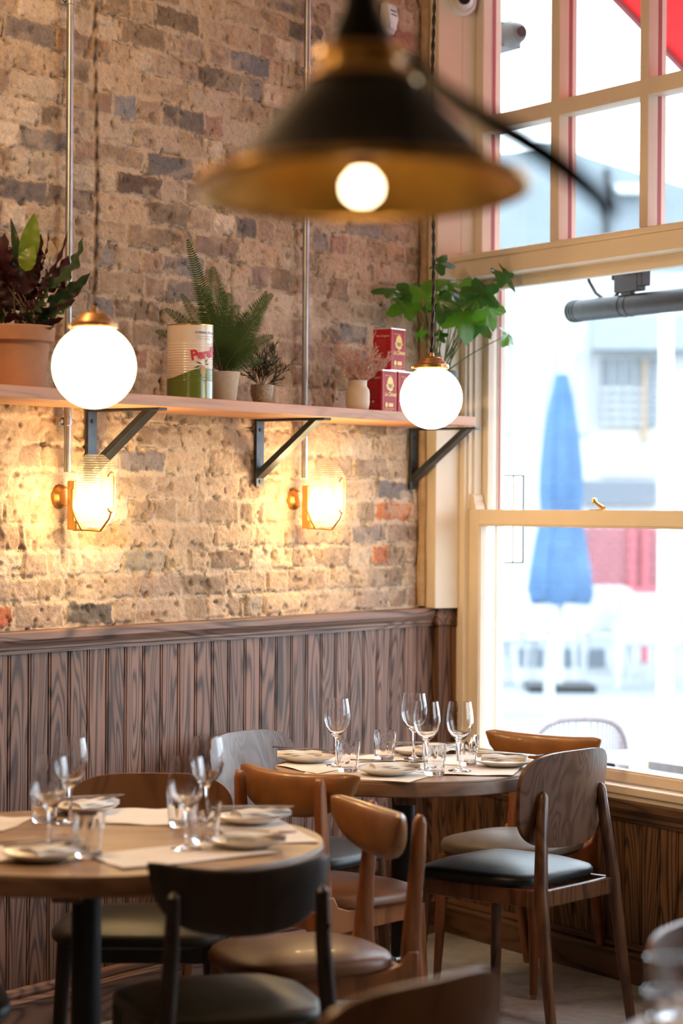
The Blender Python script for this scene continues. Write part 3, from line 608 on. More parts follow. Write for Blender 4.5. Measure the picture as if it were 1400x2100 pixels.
def chair_leather(label, x, y, f, pad, group=None, zt=.792):
    t = thing('leather_back_chair', label, 'chair', loc=(x, y, 0), rz=math.atan2(-f[0], f[1]), group=group)
    for s in (-1, 1):
        plank_path(s*.146, [(-.30, 0, .024), (-.262, .16, .032), (-.222, .32, .046), (-.205, .41, .058), (-.206, .50, .044), (-.212, .60, .036), (-.220, .69, .034), (-.224, zt-.035, .030), (-.2245, zt-.021, .018), (-.225, zt-.015, .004)], .027).obj('rear_leg', m_teak, t, smooth=50)
        leg_tube((s*.165, .165, .41), (s*.180, .185, .014), .019, .012).obj('front_leg', m_teak, t)
        MB().tube([(s*.180, .185, 0), (s*.180, .185, .016)], .009, 10).obj('foot_cap', m_brass_d, t)
        rail = [(-.215, .345), (-.17, .368), (.165, .372), (.165, .424), (-.13, .428), (-.172, .440), (-.190, .47), (-.215, .47)]
        MB().extrude_x(rail, s*.158-.012, s*.158+.012).obj('side_rail', m_teak, t, smooth=30, bevel=.004)
    MB().tube([(-.17, .06, .27), (.17, .06, .27)], .007, 10).tube([(-.172, .165, .27), (-.17, .06, .27)], .006, 8).tube([(.172, .165, .27), (.17, .06, .27)], .006, 8).obj('stretcher', m_galv, t)
    MB().box(-.155, .155, .15, .172, .372, .424).obj('front_rail', m_teak, t, smooth=0, bevel=.004); MB().box(-.145, .145, -.21, -.188, .375, .424).obj('rear_rail', m_teak, t, smooth=0, bevel=.004)
    seat_pad(.185, .218, -.185, .215, .424, .040, 3.2, .020).obj('seat', pad, t, smooth=40)
    crescent(zt, .060, .031, .027, .012, 2.8, y0=-.186, curv=.85).obj('backrest', m_tan, t, smooth=60); return t
CL = 'tan leather dining chairs'
chB = chair_leather('tan leather chair with taupe seat between window table and window', .565, 7.43, (-.60, -.80), m_taupe, CL, .785)
chC = chair_leather('tan leather chair seen from behind, left of the window table', -.014, 6.46, (.66, .75), m_brownseat, CL, .80)
chD = chair_leather('tan leather chair between the two tables, facing the large table', -.075, 5.53, (-.93, -.37), m_brownseat, CL, .80)
def chair_dark(label, x, y, f):
    t = thing('low_back_chair', label, 'chair', loc=(x, y, 0), rz=math.atan2(-f[0], f[1]))
    for s in (-1, 1):
        leg_tube((s*.175, .16, .445), (s*.195, .18, 0), .019, .013).obj('front_leg', m_dark, t)
        q = MB().tube([(s*.190, -.30, 0), (s*.182, -.26, .2), (s*.172, -.232, .44), (s*.158, -.226, .62), (s*.155, -.228, .725), (s*.155, -.228, .735)], [.013, .016, .0185, .0165, .0145, .004], 14)
        q.tube([(s*.160, -.228, .655), (s*.160, -.244, .655)], .008, 8).obj('rear_leg', m_dark, t)
        MB().box(s*.172-.010, s*.172+.010, -.235, .16, .395, .442).obj('side_rail', m_dark, t, smooth=0, bevel=.004)
    MB().box(-.17, .17, .148, .17, .395, .442).obj('front_rail', m_dark, t, smooth=0, bevel=.004); MB().box(-.17, .17, -.24, -.22, .395, .442).obj('rear_rail', m_dark, t, smooth=0, bevel=.004)
    seat_pad(.195, .212, -.205, .205, .443, .036).obj('seat', m_olive, t, smooth=40)
    crescent(.790, .068, .050, .010, .020, 2.6, halfw=.192, y0=-.205, curv=1.35, sq=5, tip=.1).obj('backrest', m_dark, t, smooth=60); return t
chE = chair_dark('near-black low-backed chair with olive seat in the foreground', -.250, 4.92, (-.30, .95))

# ------------------------------------------------------------------ tableware
def wineglass(label, p, s=1.0, group='wine glasses'):
    t = thing('wine_glass', label, 'wine glass', loc=p, group=group)
    o = [(.001, .002), (.030, .0015), (.0335, .002), (.0335, .0035), (.020, .006), (.008, .010), (.0042, .018), (.0036, .05), (.0040, .078), (.008, .088), (.023, .101), (.034, .117), (.0390, .137), (.0396, .150), (.0372, .172), (.0325, .198), (.0320, .2005)]
    i = [(.0313, .2005), (.0318, .198), (.0364, .172), (.0388, .150), (.0382, .137), (.0331, .1178), (.0218, .1032), (.009, .094), (.001, .0915)]
    MB().lathe([(r*s, z*s) for r, z in o+i], 40).obj('glass_bowl', m_glass, t, smooth=60); return t
def tumbler(label, p, s=1.0, group='ribbed tumblers'):
    t = thing('tumbler', label, 'tumbler', loc=p, group=group)
    def fn(r, z, a):
        if r > .024*s and .012*s < z < .062*s: return r*(1-.055*abs(math.cos(4.5*a))**1.5*min(1, (z-.010*s)/.008)*min(1, (.066*s-z)/.012/s))
        return r
    o = [(.001, 0), (.025, 0), (.0275, .003), (.0288, .012), (.0300, .022), (.0312, .035), (.0324, .048), (.0334, .060), (.0338, .066), (.0346, .083), (.0346, .086)]
    i = [(.0330, .086), (.0322, .066), (.0298, .048), (.0270, .022), (.0255, .014), (.020, .011), (.001, .010)]
    MB().lathe([(r*s, z*s) for r, z in o], 72, fn=fn).add([], []) if 0 else None
    b = MB(); rs = []
    for k, (r, z) in enumerate(o+i):
        rs.append([((fn(r*s, z*s, 2*math.pi*j/72) if k < len(o) else r*s)*math.cos(2*math.pi*j/72), (fn(r*s, z*s, 2*math.pi*j/72) if k < len(o) else r*s)*math.sin(2*math.pi*j/72), z*s) for j in range(72)])
    b.rings(rs).obj('glass_body', m_glass, t, smooth=40); return t
def plate(label, p, r=.082, group='side plates'):
    o = MB().lathe([(.001, .002), (r*.55, .001), (r*.60, 0), (r*.64, .002), (r*.9, .010), (r, .0145), (r*1.0, .0165), (r*.985, .0165), (r*.90, .0125), (r*.62, .006), (.001, .005)], 48).obj('side_plate', m_plate, smooth=40)
    o.location = p; return tag(o, label, 'plate', group)
def napkin(label, p, rz, w=.085, l=.15, group='folded napkins'):
    b = MB(); n = 14; layers = 3
    for k in range(layers):
        rs = []
        for i in range(n+1):
            u = -l/2+l*i/n; z0 = .0145+k*.0042+.0012*math.sin(i*.9+k*2); e = w/2*(1-.10*k)
            hw0 = e*(1-.25*max(0, u/l+.1)); sh_ = .004*math.sin(i*.6+k)
            rs.append([(u, -hw0+sh_, z0), (u, -hw0*.4, z0+.003), (u, hw0*.4, z0+.004), (u, hw0+sh_, z0), (u, hw0+sh_, z0+.0035), (u, hw0*.4, z0+.0075), (u, -hw0*.4, z0+.0065), (u, -hw0+sh_, z0+.0035)])
        b.rings(rs)
    o = b.obj('napkin', m_napkin, smooth=60); o.location = p; o.rotation_euler = (0, 0, rz); return tag(o, label, 'napkin', group)
def cutlery_blade(pts, th=.002):
    L_, R_ = [], []
    rs = [[(x, -w/2, z), (x, w/2, z), (x, w/2, z+th), (x, -w/2, z+th)] for x, w, z in pts]; return MB().rings(rs)
def fork(label, p, rz, tilt=0, group='forks'):
    b = cutlery_blade([(-.095, .010, 0), (-.08, .0115, .0005), (-.03, .007, .002), (.025, .0055, .004), (.04, .012, .0035), (.05, .021, .002), (.058, .022, .001)], .0022)
    for k in range(4):
        y = -.0085+k*.0057; b.rings([[(x, y-w/2, z), (x, y+w/2, z), (x, y+w/2, z+.0018), (x, y-w/2, z+.0018)] for x, w, z in ((.056, .0042, .001), (.075, .0036, .0015), (.093, .0028, .0042), (.098, .0014, .0055))])
    o = b.obj('fork', m_cutlery, smooth=30); o.location = p; o.rotation_euler = (0, tilt, rz); return tag(o, label, 'fork', group)
def knife(label, p, rz, tilt=0, group='knives'):
    b = cutlery_blade([(-.105, .010, 0), (-.10, .014, 0), (-.03, .012, .001), (.0, .008, .0015), (.008, .013, .001), (.05, .017, .001), (.085, .015, .001), (.105, .005, .001)], .0026)
    o = b.obj('knife', m_cutlery, smooth=30); o.location = p; o.rotation_euler = (0, tilt, rz); return tag(o, label, 'knife', group)
def placemat(label, pix, zoff=.0, group='paper placemats', H_=.76):
    ps = [onz(px, py, H_) for px, py in pix]; c = sum(ps, Vector())/len(ps); b = MB(); n = 10; g = []
    for i in range(n+1):
        for j in range(n+1):
            a, q = i/n, j/n; p = (ps[0]*(1-a)+ps[1]*a)*(1-q)+(ps[3]*(1-a)+ps[2]*a)*q; r = (max(abs(a-.5), abs(q-.5))*2)**6
            g.append((p.x-c.x, p.y-c.y, .0012+zoff+.003*r*abs(math.sin(3*a+5*q))))
    fs = [(i*(n+1)+j, (i+1)*(n+1)+j, (i+1)*(n+1)+j+1, i*(n+1)+j+1) for i in range(n) for j in range(n)]; m = len(g)
    b.add(g+[(x, y, z-.0009) for x, y, z in g], fs+[tuple(m+k for k in reversed(f)) for f in fs])
    ed = [(i, 0) for i in range(n)]+[(n, j) for j in range(n)]+[(n-i, n) for i in range(n)]+[(0, n-j) for j in range(n)]
    ix = [i*(n+1)+j for i, j in ed]; b.f += [(ix[k], ix[(k+1) % len(ix)], ix[(k+1) % len(ix)]+m, ix[k]+m) for k in range(len(ix))]
    o = b.obj('placemat', m_paper, smooth=60); o.location = c; return tag(o, label, 'placemat', group)
HT = .76
MA = [('far right', [(446, 1700), (600, 1668), (656, 1728), (440, 1736)]), ('near right', [(168, 1757), (425, 1733), (560, 1752), (250, 1784)]), ('far left', [(160, 1672), (215, 1659), (362, 1661), (364, 1695)]), ('near left', [(-90, 1690), (-30, 1672), (70, 1680), (0, 1706)])]
placemat('paper placemat under the two right-hand plates of the large table', [(442, 1696), (560, 1676), (656, 1730), (478, 1732)])
placemat('paper placemat along the near edge of the large table, right of the tumbler', [(176, 1757), (408, 1733), (572, 1752), (252, 1785)], .0012)
placemat('paper placemat along the far edge of the large table', [(196, 1690), (222, 1660), (368, 1661), (372, 1695)])
placemat('paper placemat at the far left of the large table', [(-100, 1706), (-60, 1676), (70, 1679), (6, 1707)])
placemat('paper placemat under the near left plate of the large table', [(-60, 1775), (-80, 1733), (60, 1741), (120, 1765)], .0012)
z1 = HT+.0018
def setting(pp, tl, name, ang, nap_off=(0, 0), r=.08):
    p = onz(*pp, HT); p.z = HT+.0042
    plate('cream side plate '+name, p, r)
    napkin('folded white napkin on the '+tl, p+Vector((*nap_off, 0)), ang+.25, .07, .13)
    fork('steel fork lying across the '+tl, p+Vector((.012, -.018, .0325)), ang+.10, .02); knife('steel knife lying across the '+tl, p+Vector((.0, .022, .0325)), ang-.08, .02)
setting((510, 1690), 'far right plate of the large table', 'at the far right of the large table', math.radians(14), (.03, .01)); setting((504, 1740), 'near right plate of the large table', 'at the near right of the large table', math.radians(-8), (.02, .0))
setting((172, 1668), 'far plate of the large table', 'at the far edge of the large table', math.radians(35), (.02, .0)); setting((82, 1766), 'near left plate of the large table', 'at the near left of the large table', math.radians(30), (.03, .0))
def P_(px, py, dz=.0025): p = onz(px, py, HT); p.z = HT+dz; return p
wineglass('wine glass at the back left of the large table, rightmost of its pair', P_(144, 1691), 1.0); wineglass('wine glass at the front left of the large table behind its plate', P_(102, 1745), 1.0)
wineglass('wine glass at the front right of the large table, left of a tumbler', P_(382, 1745), 1.0); wineglass('wine glass at the back right of the large table', P_(424, 1689), 1.0)
tumbler('ribbed tumbler at the back left of the large table', P_(91, 1688), 1.05); tumbler('ribbed tumbler alone near the front middle of the large table', P_(180, 1759), 1.05)
tumbler('ribbed tumbler right of the front wine glass on the large table', P_(420, 1731), 1.05); tumbler('ribbed tumbler half hidden behind the front wine glass of large table', P_(372, 1697), 1.05)
# table by the window
placemat('white paper placemat at the front of the window table', [(612, 1590), (690, 1566), (960, 1566), (838, 1607)])
placemat('white paper placemat at the right of the window table', [(868, 1590), (905, 1554), (1074, 1567), (1052, 1593)], .0012)
placemat('white paper placemat at the left of the window table', [(566, 1571), (668, 1552), (786, 1562), (650, 1590)], .0012)
placemat('white paper placemat at the far side of the window table', [(706, 1560), (760, 1549), (950, 1550), (935, 1572)], .0006)
setting((795, 1590), 'front plate of the window table', 'at the front of the window table', math.radians(2), (.02, .0), .087); setting((865, 1550), 'far plate of the window table', 'at the far side of the window table', math.radians(10), (.05, .0), .085)
setting((1034, 1573), 'right plate of the window table', 'at the right of the window table', math.radians(-25), (.0, .0), .087); setting((628, 1564), 'left plate of the window table', 'at the left of the window table', math.radians(-14), (-.02, .0), .085)
wineglass('wine glass at the left of the window table behind a tumbler', P_(690, 1573), .97); wineglass('wine glass farthest back on the window table', P_(848, 1560), .98)
wineglass('wine glass in front of the farthest wine glass on the window table', P_(874, 1583), .98); wineglass('wine glass at the right of the window table', P_(942, 1584), .98)
tumbler('ribbed tumbler overlapping the left wine glass on the window table', P_(713, 1584), 1.0); tumbler('ribbed tumbler standing alone at the back of the window table', P_(788, 1560), 1.0)
tumbler('ribbed tumbler nearest the camera on the window table', P_(890, 1591), 1.0); tumbler('ribbed tumbler at the right of the window table', P_(957, 1571), 1.0)
# blurred glasses at the lower right corner
o = placemat('blurred white placemat under the tumblers at the lower right corner', [(1335, 2075), (1480, 2066), (1600, 2130), (1330, 2190)])
k1 = at(1372, 2052, 3.42); k2 = at(1372, 2142, 3.18)
tumbler('blurred tumbler at the lower right corner, the farther one', (k1.x, k1.y, HT+.0022), 1.0); tumbler('blurred tumbler at the lower right corner, the nearer one', (k2.x, k2.y, HT+.0022), 1.0)

# ------------------------------------------------------------------ plants on the shelf
SHELF = 1.8172
def shelf_pt(px, py, d):
    x, z = w1(px, py, d); p = l1(x, d, SHELF); return p
def leaf_mesh(b, base, tip, width, side=None, bend=.15, wave=0.0, fold=.18, n=12, nw=4, prof=None, stem=0.0):
    base, tip = Vector(base), Vector(tip); d = tip-base; L_ = d.length; d.normalize()
    side = Vector(side) if side is not None else d.cross(Vector((0, 0, 1)))
    side = (side-d*side.dot(d)).normalized(); up = side.cross(d); g = []
    for i in range(n+1):
        t = i/n; c = base+d*L_*t+up*bend*L_*math.sin(math.pi*t)*.5
        q = max(0, (t-stem)/(1-stem)); w = width*(math.sin(math.pi*min(1, q**.75))**.8 if prof is None else prof(q))/2 + .0009
        for j in range(-nw, nw+1):
            s = j/nw; g.append(c+side*s*w+up*(abs(s)*fold*w+(wave*w*math.sin(t*26+j*.3)*abs(s)**2)))
    m = 2*nw+1; b.add(g, [(i*m+j, i*m+j+1, (i+1)*m+j+1, (i+1)*m+j) for i in range(n) for j in range(m-1)])
def leaf_mat(name, c, rough=.4, under=None, trans=.25, var=.25):
    m = plain(name, c, rough, var=var, scale=18, coat=.1); b = m.node_tree.nodes['Principled BSDF']
    b.inputs['Subsurface Weight'].default_value = 0; b.inputs['Transmission Weight'].default_value = 0.0
    nt = m.node_tree; out = nt.nodes['Material Output']; tl = N(nt, 'ShaderNodeBsdfTranslucent'); tl.inputs[0].default_value = (*[min(1, v*1.6) for v in c], 1)
    mx = N(nt, 'ShaderNodeMixShader'); mx.inputs[0].default_value = trans; nt.links.new(b.outputs[0], mx.inputs[1]); nt.links.new(tl.outputs[0], mx.inputs[2]); nt.links.new(mx.outputs[0], out.inputs['Surface']); return m
l_wine = leaf_mat('dark_wine_leaf', (.040, .010, .012), .42); l_green = leaf_mat('dark_green_leaf', (.030, .055, .018), .4); l_lime = leaf_mat('yellow_green_leaf', (.13, .19, .012), .42)
l_fern = leaf_mat('fern_green', (.050, .092, .018), .5); l_conf = leaf_mat('conifer_green', (.040, .050, .016), .6); l_ivy = leaf_mat('bright_ivy_green', (.095, .27, .020), .28, trans=.4)
l_ivyd = leaf_mat('deep_ivy_green', (.040, .14, .022), .25, trans=.3); l_stem = leaf_mat('pale_green_stem', (.16, .22, .05), .5); l_dry = plain('dry_pink_twig', (.60, .36, .29), .8, var=.3); l_bark = plain('brown_stem', (.12, .075, .04), .7)
pl = shelf_pt(30, 790, .15); pot = thing('potted_prayer_plant', 'dark-leaved plant in terracotta pot at the left end of shelf', 'potted plant', loc=pl)
MB().lathe([(.001, 0), (.078, 0), (.082, .006), (.093, .122), (.102, .124), (.106, .128), (.108, .165), (.104, .168), (.098, .166), (.095, .150), (.001, .148)], 48).obj('flowerpot', m_terra, pot, smooth=40)
MB().lathe([(.001, .154), (.097, .152), (.097, .145), (.001, .145)], 24).obj('soil', m_soil, pot)
rr = random.Random(3); root_ = pl+Vector((.012, 0, .15))
tips = [(10, 478, 'w', .085), (60, 490, 'w', .09), (38, 505, 'w', .09), (22, 447, 'g', .03), (84, 480, 'w', .075), (140, 472, 'w', .022), (170, 482, 'g', .062), (140, 524, 'w', .075), (185, 560, 'g', .05), (172, 586, 'w', .02), (155, 614, 'g', .05), (130, 652, 'w', .03), (110, 640, 'g', .05),
        (112, 670, 'g', .02), (-15, 500, 'w', .10), (-30, 560, 'g', .08), (-40, 600, 'w', .08), (5, 555, 'w', .09), (-10, 640, 'g', .07), (20, 640, 'w', .06), (98, 545, 'w', .08), (75, 560, 'w', .085), (100, 590, 'g', .07), (45, 600, 'w', .09), (60, 640, 'g', .06), (30, 575, 'w', .1), (88, 620, 'w', .06), (-25, 470, 'w', .09), (100, 470, 'w', .03)]
bw, bgn = MB(), MB(); st = MB()
for (px, py, c, wd) in tips:
    tp = at(px, py, pl.y+rr.uniform(-.10, .08)); mid = root_.lerp(tp, rr.uniform(.30, .45))+Vector((0, 0, .02)); b0 = root_+Vector((rr.uniform(-.05, .05), rr.uniform(-.05, .05), 0))
    st.tube([b0, b0.lerp(mid, .5)+Vector((0, 0, .012)), mid], .0022, 5)
    leaf_mesh(bw if c == 'w' else bgn, mid, tp, wd*.92, side=Vector((rr.uniform(.5, 1), rr.uniform(-.5, .5), rr.uniform(-.5, .5))) if abs(px-45) < 45 else Vector((.1, .5, rr.uniform(.5, 1))), bend=rr.uniform(.05, .3), wave=.28, n=26)
inv = Matrix.Translation(-pl)
def local(b): b.v = [tuple(Vector(p)-pl) for p in b.v]; return b
local(bw).obj('wine_foliage', l_wine, pot, smooth=60); local(bgn).obj('green_foliage', l_green, pot, smooth=60); local(st).obj('stems', l_bark, pot)
b = MB(); leaf_mesh(b, at(50, 550, pl.y-.06), at(71, 437, pl.y-.05), .052, side=(1, .3, 0), bend=.12, wave=.12, n=20); leaf_mesh(b, at(52, 556, pl.y-.075), at(70, 505, pl.y-.07), .05, side=(1, -.2, .1), bend=.3, wave=.12, n=16); local(b).obj('young_leaf', l_lime, pot, smooth=60)
# olive tin
pl = shelf_pt(389, 815, .205); TR, TH = .0672, .2165
can = thing('olive_tin', 'tall white and green olive tin between terracotta pot and fern', 'tin', loc=pl)
m_tinw = plain('white_tin_label', (.72, .60, .50), .30, var=.02, coat=.3); m_ting = plain('green_tin_label', (.115, .155, .022), .25, var=.05, coat=.4); m_gold = plain('gold_lacquer', (.75, .48, .12), .3, .9)
prof = [(.001, .0), (TR-.002, .0), (TR-.0005, .002), (TR, .006)]+[(TR-.0008*(.5-.5*math.cos(2*math.pi*(z-.052)/.0075)), z) for z in np.arange(.052, .160, .00125)]+[(TR, .166), (TR, TH-.004), (TR-.003, TH-.004)]
MB().lathe(prof+[(.001, TH-.006)], 64).obj('body', m_tinw, can, smooth=30); MB().lathe([(TR-.004, TH-.006), (TR+.0012, TH-.004), (TR+.0015, TH-.001), (TR-.001, TH), (TR-.003, TH-.002)], 64, close=True).obj('top_rim', m_gold, can, smooth=60)
th0 = math.atan2(-pl.x, -pl.y)          # direction towards the viewer side of the tin
vd = Vector((-pl.x, -pl.y, 0)).normalized(); rd = Vector((-vd.y, vd.x, 0))
def wrap(u, z, r): a = u/TR; return vd*(r*math.cos(a))+rd*(r*math.sin(a))+Vector((0, 0, z))
rs0, rs1 = [], []; b = MB(); g = []; nu = 60; nz_ = 44
for i in range(nu+1):
    u = -math.pi*TR*.62+1.24*math.pi*TR*i/nu; zt_ = .058+.030*sstep(-.075, .045, np.array(u)).item()
    for j in range(nz_+1):
        z = .001+(zt_-.001)*j/nz_; g.append(wrap(u, z, TR+.0006-(.0008*(.5-.5*math.cos(2*math.pi*(z-.052)/.0075)) if z > .052 else 0)))
b.add(g, [(i*(nz_+1)+j, (i+1)*(nz_+1)+j, (i+1)*(nz_+1)+j+1, i*(nz_+1)+j+1) for i in range(nu) for j in range(nz_)]).obj('green_band', m_ting, can, smooth=40)
def text_mesh(txt, size, shear=0.0, bold=0.0, space=1.0):
    c = bpy.data.curves.new('txt', 'FONT'); c.body = txt; c.size = size; c.shear = shear; c.offset = bold; c.space_character = space; c.resolution_u = 3
    o = bpy.data.objects.new('txt', c); COL.objects.link(o); dg = bpy.context.evaluated_depsgraph_get(); me = bpy.data.meshes.new_from_object(o.evaluated_get(dg))
    v = [tuple(p.co) for p in me.vertices]; f = [tuple(p.vertices) for p in me.polygons]; bpy.data.objects.remove(o); bpy.data.curves.remove(c); bpy.data.meshes.remove(me); return v, f
def sub_tri(v, f, n=1): return v, f
m_ink = plain('dark_ink', (.06, .04, .05), .5); m_redink = plain('red_ink', (.58, .025, .045), .4); m_grey = plain('grey_ink', (.28, .20, .17), .5)
def on_tin(name, txt, u0, z0, size, mat, rot=0.0, **k):
    v, f = text_mesh(txt, size, **k); c, s = math.cos(rot), math.sin(rot)
    MB().add([wrap(u0+x*c-y*s, z0+x*s+y*c, TR+.0011) for x, y, z in v], f).obj(name, mat, can, smooth=0)
on_tin('lettering', 'GORDAL PICANTE', .014, .188, .0092, m_ink, space=1.15, bold=.00012); on_tin('lettering', 'PITTED GORDAL OLIVES WITH CHILLI', .0155, .1785, .0042, m_grey); on_tin('lettering', 'ACEITUNAS DESHUESADAS', .0185, .1715, .0042, m_grey)
on_tin('brand_lettering', 'Perell\u00f3', .0035, .110, .041, m_redink, rot=.16, bold=.0013, space=.92)
b = MB()
for k in range(10): b.add([wrap(.040+.0095*math.cos(a)*(1 if i else 0), .080+.0165*math.sin(a)*(1 if i else 0), TR+.0013) for i, a in ((0, 0), (1, k*.6283), (1, (k+1)*.6283))], [(0, 1, 2)])
b.obj('olive_print', plain('olive_print', (.38, .24, .03), .3), can, smooth=0); b = MB()
for (u, z, a, l) in ((.036, .099, 2.75, .022), (.034, .096, 3.5, .026), (.036, .092, 4.0, .022), (.046, .102, .9, .018), (.046, .098, .2, .016)):
    d = (math.cos(a), math.sin(a)); p = [(u, z), (u+d[0]*l*.5-d[1]*.0028, z+d[1]*l*.5+d[0]*.0028), (u+d[0]*l, z+d[1]*l), (u+d[0]*l*.5+d[1]*.0028, z+d[1]*l*.5-d[0]*.0028)]; b.add([wrap(x, y, TR+.0014) for x, y in p], [(0, 1, 2, 3)])
b.obj('leaf_print', plain('grey_green_print', (.12, .13, .07), .5), can, smooth=0)
# fern
pl = shelf_pt(455, 820, .17); fern = thing('potted_fern', 'green fern in a pale conical pot right of the olive tin', 'potted plant', loc=pl)
MB().lathe([(.001, 0), (.040, 0), (.042, .003), (.053, .088), (.053, .091), (.049, .091), (.047, .08), (.001, .078)], 40).obj('flowerpot', m_concrete, fern, smooth=35); MB().lathe([(.001, .082), (.048, .08), (.048, .076), (.001, .076)], 20).obj('soil', m_soil, fern)
fb, fs_ = MB(), MB(); base = pl+Vector((0, 0, .085))
fr_ = [(384, 489, (428, 640), .034), (436, 546, (448, 640), .046), (337, 633, (405, 668), .030), (318, 680, (390, 690), .028), (371, 602, (415, 668), .028), (560, 604, (500, 640), .036), (546, 596, (520, 690), .034), (561, 690, (505, 700), .030), (527, 711, (500, 730), .030), (470, 600, (462, 670), .044), (425, 640, (440, 700), .042), (500, 660, (478, 700), .044), (455, 650, (452, 700), .046), (480, 740, (470, 735), .034), (420, 700, (438, 730), .036), (510, 640, (490, 690), .036)]
for (px, py, m, wd) in fr_+[(408, 585, (438, 690), .04), (455, 590, (456, 690), .044), (486, 625, (470, 690), .046), (530, 650, (495, 690), .04), (540, 740, (500, 735), .03), (395, 660, (430, 700), .034), (515, 700, (480, 715), .04)]:
    wd *= 1.3
    dz = rr.uniform(-.09, .06); tp = at(px, py, pl.y+dz); md = at(m[0], m[1], pl.y+dz*.5); n = 64; pts = []
    for i in range(n+1):
        t = i/n; pts.append(base*(1-t)**2+md*(2*t*(1-t))+tp*t*t)
    fs_.tube(pts[::4], [.0016*(1-k/18)+.0004 for k in range(len(pts[::4]))], 5)
    vw = Vector((0, 1, .2))
    for i in range(9, n):
        t = i/n; d = (pts[i+1]-pts[i-1]).normalized(); sd = d.cross(vw).normalized(); w = wd*(min(1, (t-.1)/.25))**.6*(1-t)**.55*1.1+.002; step = (pts[i+1]-pts[i]).length
        for s in (-1, 1):
            dr = (sd*s+d*.42+Vector((rr.uniform(-.1, .1), rr.uniform(-.35, .35), -.12))).normalized(); p0 = pts[i]; hw = d*step*.40; e = p0+dr*w
            k0 = p0+dr*w*.45; fb.add([p0-hw*.6, k0-hw*1.05, e, k0+hw*1.05, p0+hw*.6], [(0, 1, 2, 3, 4)])
local(fb).obj('fronds', l_fern, fern, smooth=0); local(fs_).obj('frond_stems', l_bark, fern)
# little conifer
pl = shelf_pt(537, 826, .19); con = thing('potted_conifer', 'small bushy conifer in a speckled bowl pot', 'potted plant', loc=pl)
MB().lathe([(.001, 0), (.018, 0), (.026, .006), (.033, .026), (.035, .048), (.0345, .060), (.031, .060), (.030, .05), (.001, .048)], 40).obj('bowl_pot', m_speck, con, smooth=40)
cb, cs = MB(), MB(); base = pl+Vector((0, 0, .05))
def spray(b, s, p, d, L_, depth, w):
    e = p+d*L_; s.tube([p, e], w, 4) if depth > 0 else None
    if depth == 0:
        q = d.cross(Vector((rr.uniform(-1, 1), rr.uniform(-1, 1), rr.uniform(-1, 1)))).normalized()*.0011
        b.add([p-q, p-q*1.2+d*L_*.5, e, p+q*1.2+d*L_*.5, p+q], [(0, 1, 2, 3, 4)]); return
    n = (8, 9, 9)[depth-1]
    for k in range(n):
        t = .25+.75*(k+rr.random())/n; nd = (d+Vector((rr.uniform(-1, 1), rr.uniform(-1, 1), rr.uniform(-.5, .9)))*.75).normalized(); spray(b, s, p+d*L_*t, nd, L_*rr.uniform(.35, .55), depth-1, w*.6)
for (px, py) in ((500, 735), (515, 715), (535, 730), (550, 712), (570, 722), (590, 755), (575, 775), (505, 765), (545, 750), (560, 745), (520, 745)):
    tp = at(px, py, pl.y+rr.uniform(-.05, .05)); d = tp-base; spray(cb, cs, base, d.normalized(), d.length*.85, 2, .0012)
local(cb).obj('foliage', l_conf, con, smooth=0); local(cs).obj('branches', l_bark, con)
# cream vase with dried twigs
pl = shelf_pt(733, 838, .20); vs = thing('vase_of_dried_twigs', 'cream vase holding pinkish dried twigs beside the red tins', 'vase', loc=pl)
MB().lathe([(.001, 0), (.030, 0), (.035, .004), (.0385, .020), (.039, .055), (.037, .068), (.031, .076), (.0295, .080), (.030, .096), (.031, .098), (.0275, .098), (.0265, .08), (.001, .07)], 40).obj('vase', m_vase, vs, smooth=45)
tb_ = MB(); base = pl+Vector((0, 0, .09))
def twig(p, d, L_, depth, w):
    e = p+d*L_*.5+Vector((rr.uniform(-1, 1), rr.uniform(-1, 1), rr.uniform(-.5, 1)))*L_*.12; e2 = e+(d+Vector((rr.uniform(-1, 1), rr.uniform(-1, 1), rr.uniform(-.3, .8)))*.5).normalized()*L_*.5
    tb_.tube([p, e, e2], [w, w*.8, w*.35], 4)
    if depth > 0:
        for k in range(5): twig(p.lerp(e, rr.random()) if k < 2 else e.lerp(e2, rr.random()), (d+Vector((rr.uniform(-1, 1), rr.uniform(-1, 1), rr.uniform(-.6, .9)))*.9).normalized(), L_*rr.uniform(.38, .6), depth-1, w*.65)
for (px, py) in ((690, 728), (700, 745), (706, 718), (722, 722), (735, 725), (752, 705), (756, 722), (780, 718), (795, 728), (800, 750), (770, 745), (690, 760), (740, 745), (720, 755), (775, 735), (712, 765), (760, 765)):
    tp = at(px, py, pl.y+rr.uniform(-.06, .05)); d = tp-base; twig(base+Vector((rr.uniform(-.02, .02), rr.uniform(-.02, .02), 0)), d.normalized(), d.length*.8, 3, .0024)
local(tb_).obj('twigs', l_dry, vs, smooth=0)
